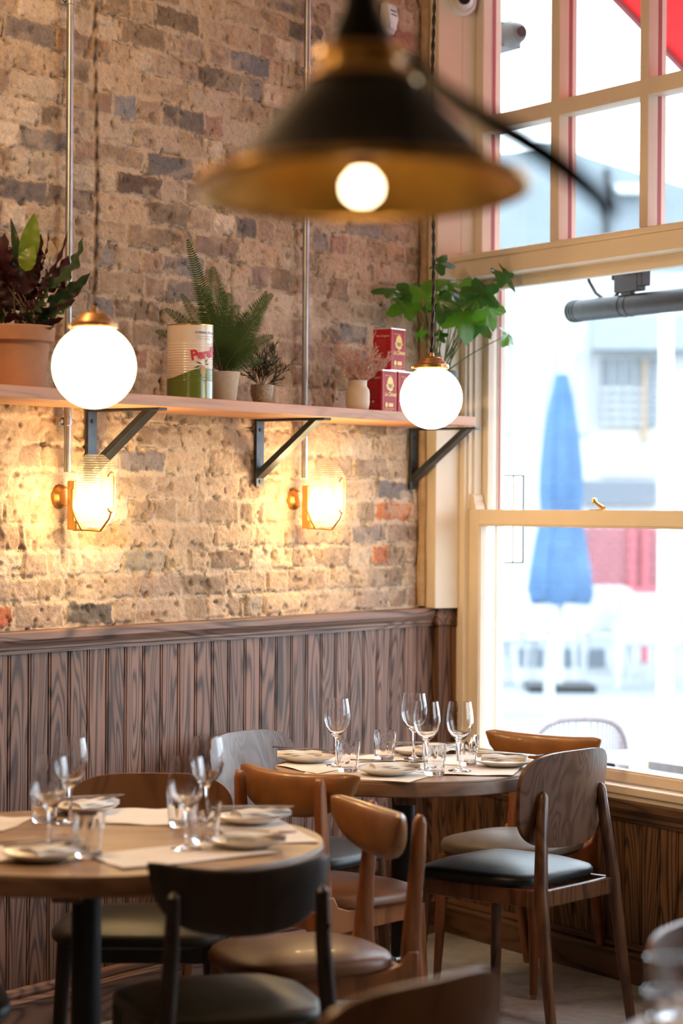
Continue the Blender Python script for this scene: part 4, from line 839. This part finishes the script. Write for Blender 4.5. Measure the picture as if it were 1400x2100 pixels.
# red oil tins
m_tin = plain('crimson_tin', (.40, .010, .022), .5, var=.05, spec=.25); m_yel = plain('yellow_print', (.80, .50, .02), .4, var=.04); m_pale = plain('pale_print', (.62, .36, .26), .5); m_bl = plain('dark_print', (.14, .01, .03), .5); m_wh = plain('bare_tin_lid', (.66, .64, .60), .35, .6)
TX, TY, TZ = .093, .072, .1395
def oil_tin(x1, y1, z, label, dark=False):
    t = thing('oil_tin', label, 'tin', matrix=M1 @ Matrix.Translation((x1-TX/2, y1-TY/2, z)), group=None)
    hx, hy = TX/2, TY/2; ch = .004; out = [(-hx+ch, -hy), (hx-ch, -hy), (hx, -hy+ch), (hx, hy-ch), (hx-ch, hy), (-hx+ch, hy), (-hx, hy-ch), (-hx, -hy+ch)]
    MB().prism(out, .001, TZ-.002).obj('body', m_tin, t, smooth=0)
    MB().prism([(x*1.012, y*1.015) for x, y in out], 0, .0025).prism([(x*1.012, y*1.015) for x, y in out], TZ-.004, TZ).obj('seam_rim', m_wh, t, smooth=0)
    F = Matrix(((-1, 0, 0, hx), (0, 0, 1, hy+.0006), (0, 1, 0, 0), (0, 0, 0, 1))); E_ = Matrix(((0, 0, 1, hx+.0006), (1, 0, 0, -hy), (0, 1, 0, 0), (0, 0, 0, 1)))
    def put(name, mat, Mx, polys):
        b = MB()
        for v, f in polys: b.add([Mx @ Vector((p[0], p[1], p[2] if len(p) > 2 else 0)) for p in v], f)
        b.obj(name, mat, t, smooth=0)
    def txt(s, x, z, size, **k): v, f = text_mesh(s, size, **k); return [(p[0]+x, p[1]+z, 0) for p in v], f
    def rect(x0, x1_, z0, z1_): return [(x0, z0), (x1_, z0), (x1_, z1_), (x0, z1_)], [(0, 1, 2, 3)]
    def poly(p): return p, [tuple(range(len(p)))]
    put('brand_lettering', m_yel, F, [txt('La Chinata', .016, .054, .0185, shear=.35, bold=.0004, space=.88)])
    dome = [(.050+.0185*math.cos(a), .092+.026*math.sin(a)) for a in [math.pi*k/14 for k in range(15)]]; skirt = [(.030, .094), (.026, .088), (.030, .082), (.032, .076), (.042, .073), (.050, .069), (.060, .072), (.066, .076), (.064, .082), (.074, .088), (.068, .094)]
    put('emblem', m_yel, F, [poly(dome), poly(skirt)]); put('emblem_brown_print', plain('emblem_brown', (.36, .14, .03), .5), F, [([(x, y, .0004) for x, y in p_], [tuple(range(len(p_)))]) for p_ in ([(.036, .090), (.040, .083), (.050, .079), (.060, .083), (.064, .090), (.052, .093), (.044, .092)],)])  # brown patch printed over the yellow emblem
    put('badge_print', m_yel, F, [rect(.042, .068, .019, .031), poly([(.029+.0075*math.cos(k*.5236), .025+.0085*math.sin(k*.5236)) for k in range(12)]), rect(.018, .075, .0125, .0135), txt('PRODUCT OF SPAIN', .018, .006, .005)])
    put('lettering', m_bl, F, [txt('Pimenton de la Vera', .014, .127, .0078), rect(.018, .075, .042, .0428), rect(.022, .07, .039, .0398)]); put('gold_line', m_yel, F, [txt('SMOKED PAPRIKA', .020, .119, .0052), rect(.010, .0108, .005, .132), rect(.0832, .084, .005, .132)])
    ln = [rect(.013, .060-.004*(k % 3), .100-.0042*k, .1008-.0042*k) for k in range(14)]
    put('lettering', m_pale, E_, [txt('The Original', .013, .110, .0105, bold=.0003)]); put('small_print', plain('brick_print', (.52, .10, .07), .5), E_, ln+[rect(.012, .060, .024, .0248), rect(.016, .056, .020, .0208)]); put('stamp_print', m_pale, E_, [rect(.018, .028, .030, .039), rect(.034, .044, .030, .039)])
    return t
xa_ = w1(782, 843, .215)[0]; oil_tin(xa_, .215, SHELF, 'red oil tin standing on the shelf right beside the cream vase'); oil_tin(xa_-TX-.002, .215, SHELF, 'red oil tin on the shelf, mostly hidden behind the globe pendant')
oil_tin(w1(800, 760, .212)[0], .212, SHELF+TZ+.0003, 'red oil tin stacked on top of the two other red tins')
# tall leafy plant by the window
pl = shelf_pt(905, 850, .155); iv = thing('potted_ivy_plant', 'tall lobed-leaf plant in a dark pot at window end of shelf', 'potted plant', loc=pl)
MB().lathe([(.001, 0), (.044, 0), (.047, .004), (.056, .155), (.056, .160), (.052, .160), (.050, .145), (.001, .142)], 40).obj('flowerpot', m_slate, iv, smooth=40); MB().lathe([(.001, .148), (.051, .146), (.051, .142), (.001, .142)], 20).obj('soil', m_soil, iv)
def lobed(b, c, r, nrm, head):
    nrm = Vector(nrm).normalized(); h = Vector(head); h = (h-nrm*h.dot(nrm)).normalized(); s = h.cross(nrm); pts = []
    tipsL = [(-2.25, .62), (-1.15, .86), (0, 1.0), (1.15, .86), (2.25, .62)]; n = 61
    for k in range(n):
        a = -2.75+5.5*k/(n-1); rad = max(max(l*(1-.48*min(1, (abs(a-t)/.58))**1.3) for t, l in tipsL), .42)*(1 if abs(a) < 2.5 else 1-.5*(abs(a)-2.5)/.25); rad *= 1+.035*math.sin(a*21)
        dr = h*math.cos(a)+s*math.sin(a); pts.append(c+dr*rad*r-nrm*(.16*rad*rad*r)+nrm*.05*r*math.sin(a*4))
    mid = [c+(p-c)*.5+nrm*.05*r for p in pts]; o = len(b.v); b.v += [tuple(c)]+[tuple(p) for p in mid]+[tuple(p) for p in pts]
    for k in range(n-1): b.f += [(o, o+1+k, o+2+k), (o+1+k, o+1+n+k, o+2+n+k, o+2+k)]
iA, iB, iS = MB(), MB(), MB(); base = pl+Vector((0, 0, .145))
lv = [(898, 540, .045, (0, -1, .9), (1, 0, -.2), 'd', (893, 640)), (803, 598, .050, (.2, -.5, 1), (-1, 0, -.3), 'd', (850, 650)), (845, 600, .052, (.0, -.7, .6), (-.3, 0, .4), 'd', (872, 660)), (838, 622, .060, (-.1, -1, .7), (-.8, 0, -.5), 'b', (868, 665)), (870, 612, .055, (.3, -1, .4), (.3, 0, .8), 'b', (880, 660)),
      (915, 582, .055, (.1, -.6, 1), (-.2, -.3, .6), 'b', (915, 660)), (925, 600, .062, (.2, -.5, .9), (.3, -.4, -.8), 'd', (922, 670)), (955, 595, .065, (.0, -.8, .8), (.9, 0, .3), 'b', (930, 670)), (900, 618, .055, (-.3, -1, .2), (.1, 0, -1), 'd', (905, 660)), (950, 640, .078, (.25, -1, .25), (.1, 0, -1), 'b', (925, 690)),
      (985, 605, .060, (.1, -1, .5), (.6, 0, .5), 'd', (940, 680)), (1000, 630, .058, (.4, -1, .2), (.3, 0, -1), 'b', (945, 690)), (978, 612, .055, (-.2, -1, .5), (-.3, 0, .3), 'd', (940, 680)), (978, 662, .050, (.2, -1, .3), (.6, 0, -.6), 'd', (940, 700)), (1030, 558, .048, (-.6, -.7, .2), (-.1, 0, 1), 'd', (985, 590)), (1030, 560, .055, (.6, -.6, .5), (.7, 0, -.7), 'd', (985, 590)),
      (1040, 688, .055, (.9, -.45, .3), (.35, 0, -1), 'b', (965, 720)), (928, 632, .045, (-.4, -.5, .9), (-1, 0, 0), 'd', (925, 690)), (900, 690, .025, (0, -1, .5), (.5, 0, .2), 'd', (898, 710)), (860, 690, .03, (-.8, -.5, .2), (-.2, 0, 1), 'b', (875, 730))]
for (px, py, r_, nr, hd, k, md) in lv:
    dy = rr.uniform(-.07, .05); c = at(px, py, pl.y+dy-.03); m = at(md[0], md[1], pl.y+dy*.5); p0 = base+Vector((rr.uniform(-.03, .03), rr.uniform(-.03, .03), 0))
    iS.tube([p0*(1-t)**2+m*2*t*(1-t)+c*t*t for t in [q/10 for q in range(11)]], [.0026-.0012*q/10 for q in range(11)], 6); lobed(iA if k == 'b' else iB, c, r_*1.45, nr, hd)
local(iA).obj('young_foliage', l_ivy, iv, smooth=60); local(iB).obj('foliage', l_ivyd, iv, smooth=60); local(iS).obj('stems', l_stem, iv)

# ------------------------------------------------------------------ the street outside
GZ = -.12
m_pave = plain('pale_paving', (.175, .19, .20), .8, var=.08, scale=1.5); m_fac = plain('white_render', (.36, .37, .375), .8, var=.03, scale=1); m_win = plain('street_window', (.115, .135, .15), .3, var=.3, scale=2); m_tim = plain('tan_timber_frame', (.26, .185, .12), .6); m_greyp = plain('blue_grey_panel', (.105, .125, .15), .6)
m_navy = plain('royal_blue_canvas', (.042, .105, .21), .75, var=.15, scale=5); m_wp = plain('white_outdoor_plastic', (.40, .41, .42), .5); m_lat = plain('red_lattice_paint', (.36, .075, .095), .6); m_pinkp = plain('pale_board', (.36, .31, .33), .7); m_gb = plain('grey_blue_cladding', (.15, .18, .20), .7, var=.1, scale=1); m_rope = plain('mauve_rope', (.33, .28, .29), .8, var=.15, scale=60); m_aw = plain('red_awning_canvas', (.62, .022, .03), .7)
b_ = leaf_mat('red_translucent_canvas', (.55, .020, .028), .7, trans=.45); m_aw = b_; m_dk = plain('anthracite', (.012, .014, .017), .5, .2)
struct(MB().box(-40, 60, .16, 75, GZ-.1, GZ).obj('ground_outside', m_pave, matrix=M2, smooth=0))
YB = 30.0
bl = thing('street_building', 'white building across the street with gridded window', 'building', loc=(at(1200, 1040, YB).x, YB, GZ))
def wbox(b, px0, px1, py0, py1, Y, dep=.2):
    p, q = at(px0, py1, Y), at(px1, py0, Y); b.box(p.x, q.x, Y, Y+dep, p.z, q.z); return b
def loc_(b, o): M_ = o.matrix_world.copy(); M_ = Matrix.Translation(o.location); b.v = [tuple(Vector(p)-o.location) for p in b.v]; return b
w_ = MB(); p, q = at(985, 600, YB), at(1420, 600, YB); w_.box(p.x-6, q.x+5, YB, YB+6, GZ, at(1200, 560, YB).z)
loc_(w_, bl).obj('wall', m_fac, bl, smooth=0); loc_(wbox(MB(), 1216, 1440, 645, 716, YB-.35, .4), bl).obj('cornice', plain('shaded_cornice', (.20, .225, .24), .7), bl, smooth=0)  # the overhang's shading is put into its grey colour
for (a0, a1, b0, b1) in ((1228, 1348, 735, 872), (1030, 1055, 715, 890), (1118, 1140, 715, 900), (1178, 1208, 722, 890)):
    f_ = loc_(wbox(MB(), a0, a1, b0, b1, YB-.06, .1), bl).obj('window', m_win if a0 == 1228 else plain('pale_window', (.26, .285, .29), .4), bl, smooth=0)
    if a0 == 1228:
        g_ = MB()
        for k in range(5): wbox(g_, 1228+k*24, 1231+k*24, 735, 872, YB-.1, .04)
        for k in range(5): wbox(g_, 1228, 1320, 795+k*17, 803+k*17, YB-.1, .04)
        loc_(g_, bl).obj('glazing_bars', plain('pale_bars', (.30, .31, .32), .6), f_, smooth=0); loc_(wbox(MB(), 1316, 1326, 735, 905, YB-.12, .05), bl).obj('timber_post', m_tim, bl, smooth=0)
loc_(wbox(MB(), 1195, 1346, 986, 1034, YB-.1, .15), bl).obj('shopfront_panel', m_greyp, bl, smooth=0); loc_(wbox(MB(), 1230, 1346, 880, 975, YB-.05, .1), bl).obj('stall_riser', plain('cream_panel', (.32, .30, .27), .7), bl, smooth=0)
gb = thing('grey_building', 'blue-grey building seen high through the transom panes', 'building', loc=(at(1300, 400, 44).x, 44, GZ)); w_ = MB(); p0, p1 = at(1150, 295, 44), at(1420, 395, 44)
w_.rings([[(p0.x-3.2, 44, GZ), (p1.x+3, 44, GZ), (p1.x+3, 44, p1.z-.8), (p0.x-.2, 44, p0.z), (p0.x-3.2, 44, p0.z-.6)], [(p0.x-3.2, 50, GZ), (p1.x+3, 50, GZ), (p1.x+3, 50, p1.z-.8), (p0.x-.2, 50, p0.z), (p0.x-3.2, 50, p0.z-.6)]]); loc_(w_, gb).obj('wall', m_gb, gb, smooth=0)
def pole(name, label, px, py0, Y, r, mat):
    p = at(px, py0, Y); t = thing(name, label, 'post', loc=(p.x, Y, GZ)); MB().tube([(0, 0, 0), (0, 0, p.z-GZ)], r, 14).lathe([(.001, p.z-GZ), (r*1.5, p.z-GZ), (r*1.5, p.z-GZ+.06), (.001, p.z-GZ+.1)], 14).obj('post', mat, t); return t, p.z-GZ
pole('street_post', 'tall white post in the street right of the umbrella', 1366, 640, 20, .055, plain('white_post', (.7, .72, .74), .6))
loc_(wbox(MB(), 1238, 1250, 345, 480, 43.85, .14), gb).obj('flue_pipe', m_dk, gb, smooth=0); loc_(wbox(MB(), 1262, 1325, 378, 396, 43.6, .38), gb).obj('lamp_head', m_wp, gb, smooth=0)  # the white box on the wall stands for a lamp
# closed blue parasol
YU = 21.0; pu = at(1148, 1250, YU); ub = thing('closed_parasol', 'closed blue parasol standing in the street outside', 'parasol', loc=(pu.x, YU, GZ))
zz = lambda py: at(1148, py, YU).z-GZ
pr = [(768, 13), (772, 14), (830, 24), (900, 34), (960, 40), (1010, 41), (1045, 37), (1065, 38), (1110, 46), (1170, 55), (1215, 60), (1235, 54)]
rs = []
for py, hw in pr:
    z = zz(py); r = hw/FPX*YU; rs.append([((r*(1+(.14 if py > 800 else .03)*math.sin(8*a+py*.004)*(1 if py < 1040 else 1.5)))*math.cos(a), (r*.9*(1+.12*math.sin(8*a+1)))*math.sin(a), z+(.02*math.sin(5*a+1) if py > 1200 else 0)) for a in [2*math.pi*k/64 for k in range(64)]])
MB().rings(rs[::-1]).obj('canopy', m_navy, ub, smooth=60); MB().tube([(0, 0, .05), (0, 0, zz(768)-.02)], .03, 12).obj('pole', m_wp, ub); MB().box(-.3, .3, -.3, .3, 0, .07).obj('base', m_dk, ub, bevel=.01); MB().lathe([(.1, -.03), (.18, -.03), (.18, .03), (.1, .03)], 24, (0, 0, zz(1050)), close=True).obj('tie_strap', m_navy, ub)
# red lattice screen
YL = 24.8; pl_ = at(1280, 1240, YL); lf = thing('lattice_screen', 'red lattice screen behind the outdoor tables', 'screen', loc=(pl_.x, YL, GZ)); bb = MB(); wbox(bb, 1195, 1375, 1082, 1212, YL+.05, .03); loc_(bb, lf).obj('backing', m_pinkp, lf, smooth=0)
bb = MB(); x0_, x1_ = at(1195, 1100, YL).x, at(1375, 1100, YL).x; z0_, z1_ = at(1200, 1212, YL).z, at(1200, 1060, YL).z
for k in range(-8, 16):
    for s in (-1, 1):
        c_ = x0_+k*.115; p_ = []
        for z in np.linspace(z0_, z1_, 9):
            x = c_+(s*(z-z0_) if s > 0 else (z1_-z0_)-(z-z0_))
            if x0_ <= x <= x1_: p_.append((x, YL+(.0 if s > 0 else .02), z))
        if len(p_) > 1: bb.rings([[(x-.018, y, z), (x+.018, y, z), (x+.018, y+.012, z), (x-.018, y+.012, z)] for x, y, z in p_])
loc_(bb, lf).obj('lattice', m_lat, lf, smooth=0); bb = MB(); wbox(bb, 1188, 1200, 1055, 1359, YL-.03, .1); loc_(bb, lf).obj('post', m_lat, lf, smooth=0)
for a0, a1 in ((1288, 1304), (1316, 1330), (1368, 1378)): bb = MB(); wbox(bb, a0, a1, 1055, 1359, YL-.04, .1); loc_(bb, lf).obj('post', m_lat, lf, smooth=0)
bb = MB(); wbox(bb, 1188, 1378, 1205, 1216, YL-.05, .08); wbox(bb, 1188, 1378, 1232, 1262, YL-.02, .1); loc_(bb, lf).obj('rail', m_lat, lf, smooth=0); bb = MB(); wbox(bb, 1192, 1374, 1216, 1232, YL-.03, .05); loc_(bb, lf).obj('rail_board', m_fac, lf, smooth=0)
# outdoor furniture
def armchair(label, px, py_foot, f, s=1.0, group='white outdoor armchairs'):
    p = onz(px, py_foot, GZ); t = thing('outdoor_armchair', label, 'chair', loc=p, rz=math.atan2(-f[0], f[1]), group=group); h = .27
    for sx in (-1, 1):
        for sy in (-1, 1): MB().tube([(sx*.25, sy*.24, 0), (sx*.22, sy*.21, .42)], [.016, .02], 8).obj('leg', m_wp, t)
    seat_pad(.25, .27, -.25, .27, .40, .05).obj('seat', m_wp, t, smooth=40)
    def fn(a, b): return (a, -.27-.12*b+.45*a*a, .66+b), (a, -.285-.12*b+.45*a*a, .66+b)
    MB().slab(fn, .28, .22, 4).obj('backrest', m_wp, t, smooth=40)
    for sx in (-1, 1): MB().tube([(sx*.27, -.27, .70), (sx*.30, -.05, .66), (sx*.29, .22, .60), (sx*.26, .25, .42)], .02, 8).obj('armrest', m_wp, t)
    return t
armchair('white outdoor armchair nearest the umbrella, turned sideways', 1135, 1402, (-.85, .2)); armchair('white outdoor armchair behind and right of the sideways one', 1246, 1378, (.2, 1)); armchair('white outdoor armchair at the middle of the outdoor dining group', 1330, 1412, (.3, 1)); armchair('white outdoor armchair cut by the right edge of the frame', 1408, 1400, (-.6, .7)); armchair('white outdoor armchair standing just in front of the blue parasol', 1122, 1345, (.6, -.6)); armchair('white outdoor armchair half hidden by the window frame', 1000, 1402, (.9, .1))
def otable(label, px, py, w, d, H_=.72):
    p = onz(px, py, GZ+H_); t = thing('outdoor_table', label, 'table', loc=(p.x, p.y, GZ)); MB().box(-w/2, w/2, -d/2, d/2, H_-.03, H_).obj('tabletop', m_wp, t, bevel=.004)
    for sx in (-1, 1):
        for sy in (-1, 1): MB().tube([(sx*(w/2-.05), sy*(d/2-.05), 0), (sx*(w/2-.05), sy*(d/2-.05), H_-.03)], .02, 8).obj('leg', m_wp, t)
    return t
otable('white outdoor table left of the armchairs, beside the window frame', 1068, 1280, .55, .6); otable('long white outdoor table at right in front of the lattice', 1318, 1237, .6, .45)
pt = at(1150, 1372, 24.1); tr = thing('low_cuboid', 'low dark trough behind the outdoor armchairs', 'outdoor_object', loc=(pt.x, 24.1, GZ)); MB().box(-.46, .46, 0, .3, 0, .20).obj('cuboid', m_greyp, tr, bevel=.01)  # low blue-grey cuboid on the ground behind the armchairs
# rope chair and table right outside the window
pr_ = at(1190, 1476, 9.2); rc = thing('rope_armchair', 'mauve rope-backed armchair right outside the window', 'chair', loc=(pr_.x, 9.2, GZ), rz=.12)
def arch(t_): a = math.pi*t_; return Vector((-.20*math.copysign(abs(math.cos(a))**.6, math.cos(a)), .10*math.cos(2*a)*.5, .42+.385*abs(math.sin(a))**.42))
MB().tube([arch(k/40) for k in range(41)], .0125, 10).obj('frame', m_rope, rc); seat_pad(.2, .22, -.1, .32, .40, .04).obj('seat', m_rope, rc)
b = MB()
for k in range(34):
    t_ = .06+.88*k/33; a_ = arch(t_); b.tube([a_, (a_.x*.97, a_.y, .42)], .0032, 5)
b.obj('rope_weave', m_rope, rc)
for sx in (-1, 1):
    for y in (-.05, .28): MB().tube([(sx*.2, y, 0), (sx*.19, y, .41)], .012, 8).obj('leg', m_rope, rc)
P0 = onz(1330, 1560, GZ+.72); ot = thing('outdoor_table', 'pale wooden table right outside the lower window pane', 'table', matrix=Matrix.Translation((P0.x, P0.y, GZ)) @ Matrix.Rotation(A2, 4, 'Z')); m_ptop = plain('bleached_wood', (.62, .58, .52), .6, var=.05, scale=6)
MB().box(-.34, 0, 0, .62, .69, .72).obj('tabletop', m_ptop, ot, smooth=0, bevel=.002); MB().box(.004, .60, 0, .62, .688, .718).obj('side_flap', plain('grey_wood', (.20, .18, .19), .6), ot, smooth=0, bevel=.002)
for x in (-.30, .55):
    for y in (.05, .57): MB().box(x-.02, x+.02, y-.02, y+.02, 0, .69).obj('leg', m_dk, ot, smooth=0)
# awning, heater, lantern, outside camera on the outer face of the window wall
xa2, za2 = w2(1268, -4, .55); aw = thing('awning', 'red awning above the window outside', 'awning', matrix=M2 @ Matrix.Translation((xa2, .55, za2)))
MB().rings([[(0, -.35, .24), (0, 1.2, -.82), (0, 1.2, -.83), (0, -.35, .23)], [(2.6, -.35, .24), (2.6, 1.2, -.82), (2.6, 1.2, -.83), (2.6, -.35, .23)]]).obj('canvas', m_aw, aw, smooth=0); MB().tube([(0.0, -.35, .23), (0.0, 1.2, -.835)], .016, 8).obj('side_bar', m_red, aw)
h0, h1 = w2(1172, 641, .42), w2(1400, 612, .42); hz = (h0[1]+h1[1])/2
ht = thing('patio_heater', 'dark tubular patio heater hung outside the upper pane', 'heater', matrix=M2 @ Matrix.Translation((h0[0], .42, hz)))
MB().tube([(0, 0, 0), (.004, 0, 0), (.9, 0, 0)], [.034, .039, .039], 24).obj('tube', m_dk, ht); rb = MB()
for x in (.012, .028, .044, .30, .335): rb.tube([(x, 0, 0), (x+.003, 0, 0)], .0405, 24)
rb.obj('ring', m_steel, ht); x_ = .33; MB().box(x_-.055, x_+.075, -.03, .01, .045, .125).box(x_-.03, x_+.03, -.02, .0, .02, .05).box(x_+.075, x_+.10, -.03, .01, .06, .15).box(x_-.07, x_-.055, -.03, .01, .09, .135).obj('bracket', m_dk, ht, smooth=0, bevel=.004)
MB().tube([(x_-.05, -.01, .05), (x_-.09, 0, .032), (x_-.14, 0, .030), (x_-.19, 0, .055), (x_-.23, 0, .10), (x_-.26, 0, .19)], .0065, 8).obj('cable', m_steel, ht); MB().tube([(x_, -.01, .11), (x_, -.20, .16), (x_, -.28, .16)], .012, 8).obj('wall_arm', m_dk, ht)
q0, q1 = w2(1022, 1154, .30), w2(1052, 974, .30); ln_ = thing('wall_lantern', 'narrow lit lantern outside, left of the window', 'lantern', matrix=M2 @ Matrix.Translation((q0[0], .30, q0[1]))); lw, lh = q1[0]-q0[0], q1[1]-q0[1]
fb_ = MB(); e_ = .0045
for x in (0, lw-e_):
    for y in (0, .045): fb_.box(x, x+e_, y, y+e_, 0, lh)
fb_.box(0, lw, 0, .05, 0, e_).box(0, lw, 0, .05, lh-e_, lh); fb_.obj('frame', m_dk, ln_, smooth=0); MB().box(.005, lw-.005, .005, .044, .006, lh-.006).obj('lit_panel', emit('lantern_glow', (1, .86, .62), 2.6), ln_, smooth=0); MB().box(-.14, 0, .015, .035, lh*.45, lh*.55).obj('arm', m_dk, ln_, smooth=0)
c0_, c1_ = w2(1014, 106, .24), w2(1046, 46, .24); oc = thing('security_camera', 'white security camera on a box outside the top left pane', 'camera', matrix=M2 @ Matrix.Translation((c0_[0], .24, c0_[1]))); cw, chh = c1_[0]-c0_[0], c1_[1]-c0_[1]
m_camg = plain('shaded_white_plastic', (.13, .135, .14), .5)  # white plastic greyed to stand for the box's shadow side
MB().box(-.05, cw, -.05, .05, 0, chh).obj('junction_box', m_camg, oc, smooth=0, bevel=.004); e1 = MB().lathe([(.001, 0), (.05, 0), (.05, .012), (.04, .03), (.036, .052), (.024, .068), (.001, .07)], 28).obj('eyeball', m_camg, oc, smooth=50, matrix=oc.matrix_world @ Matrix.Translation((cw, 0, chh*.5)) @ Matrix.Rotation(math.radians(90), 4, 'Y')); MB().lathe([(.001, .066), (.02, .066), (.019, .074), (.001, .075)], 20).obj('lens', m_steel, e1)
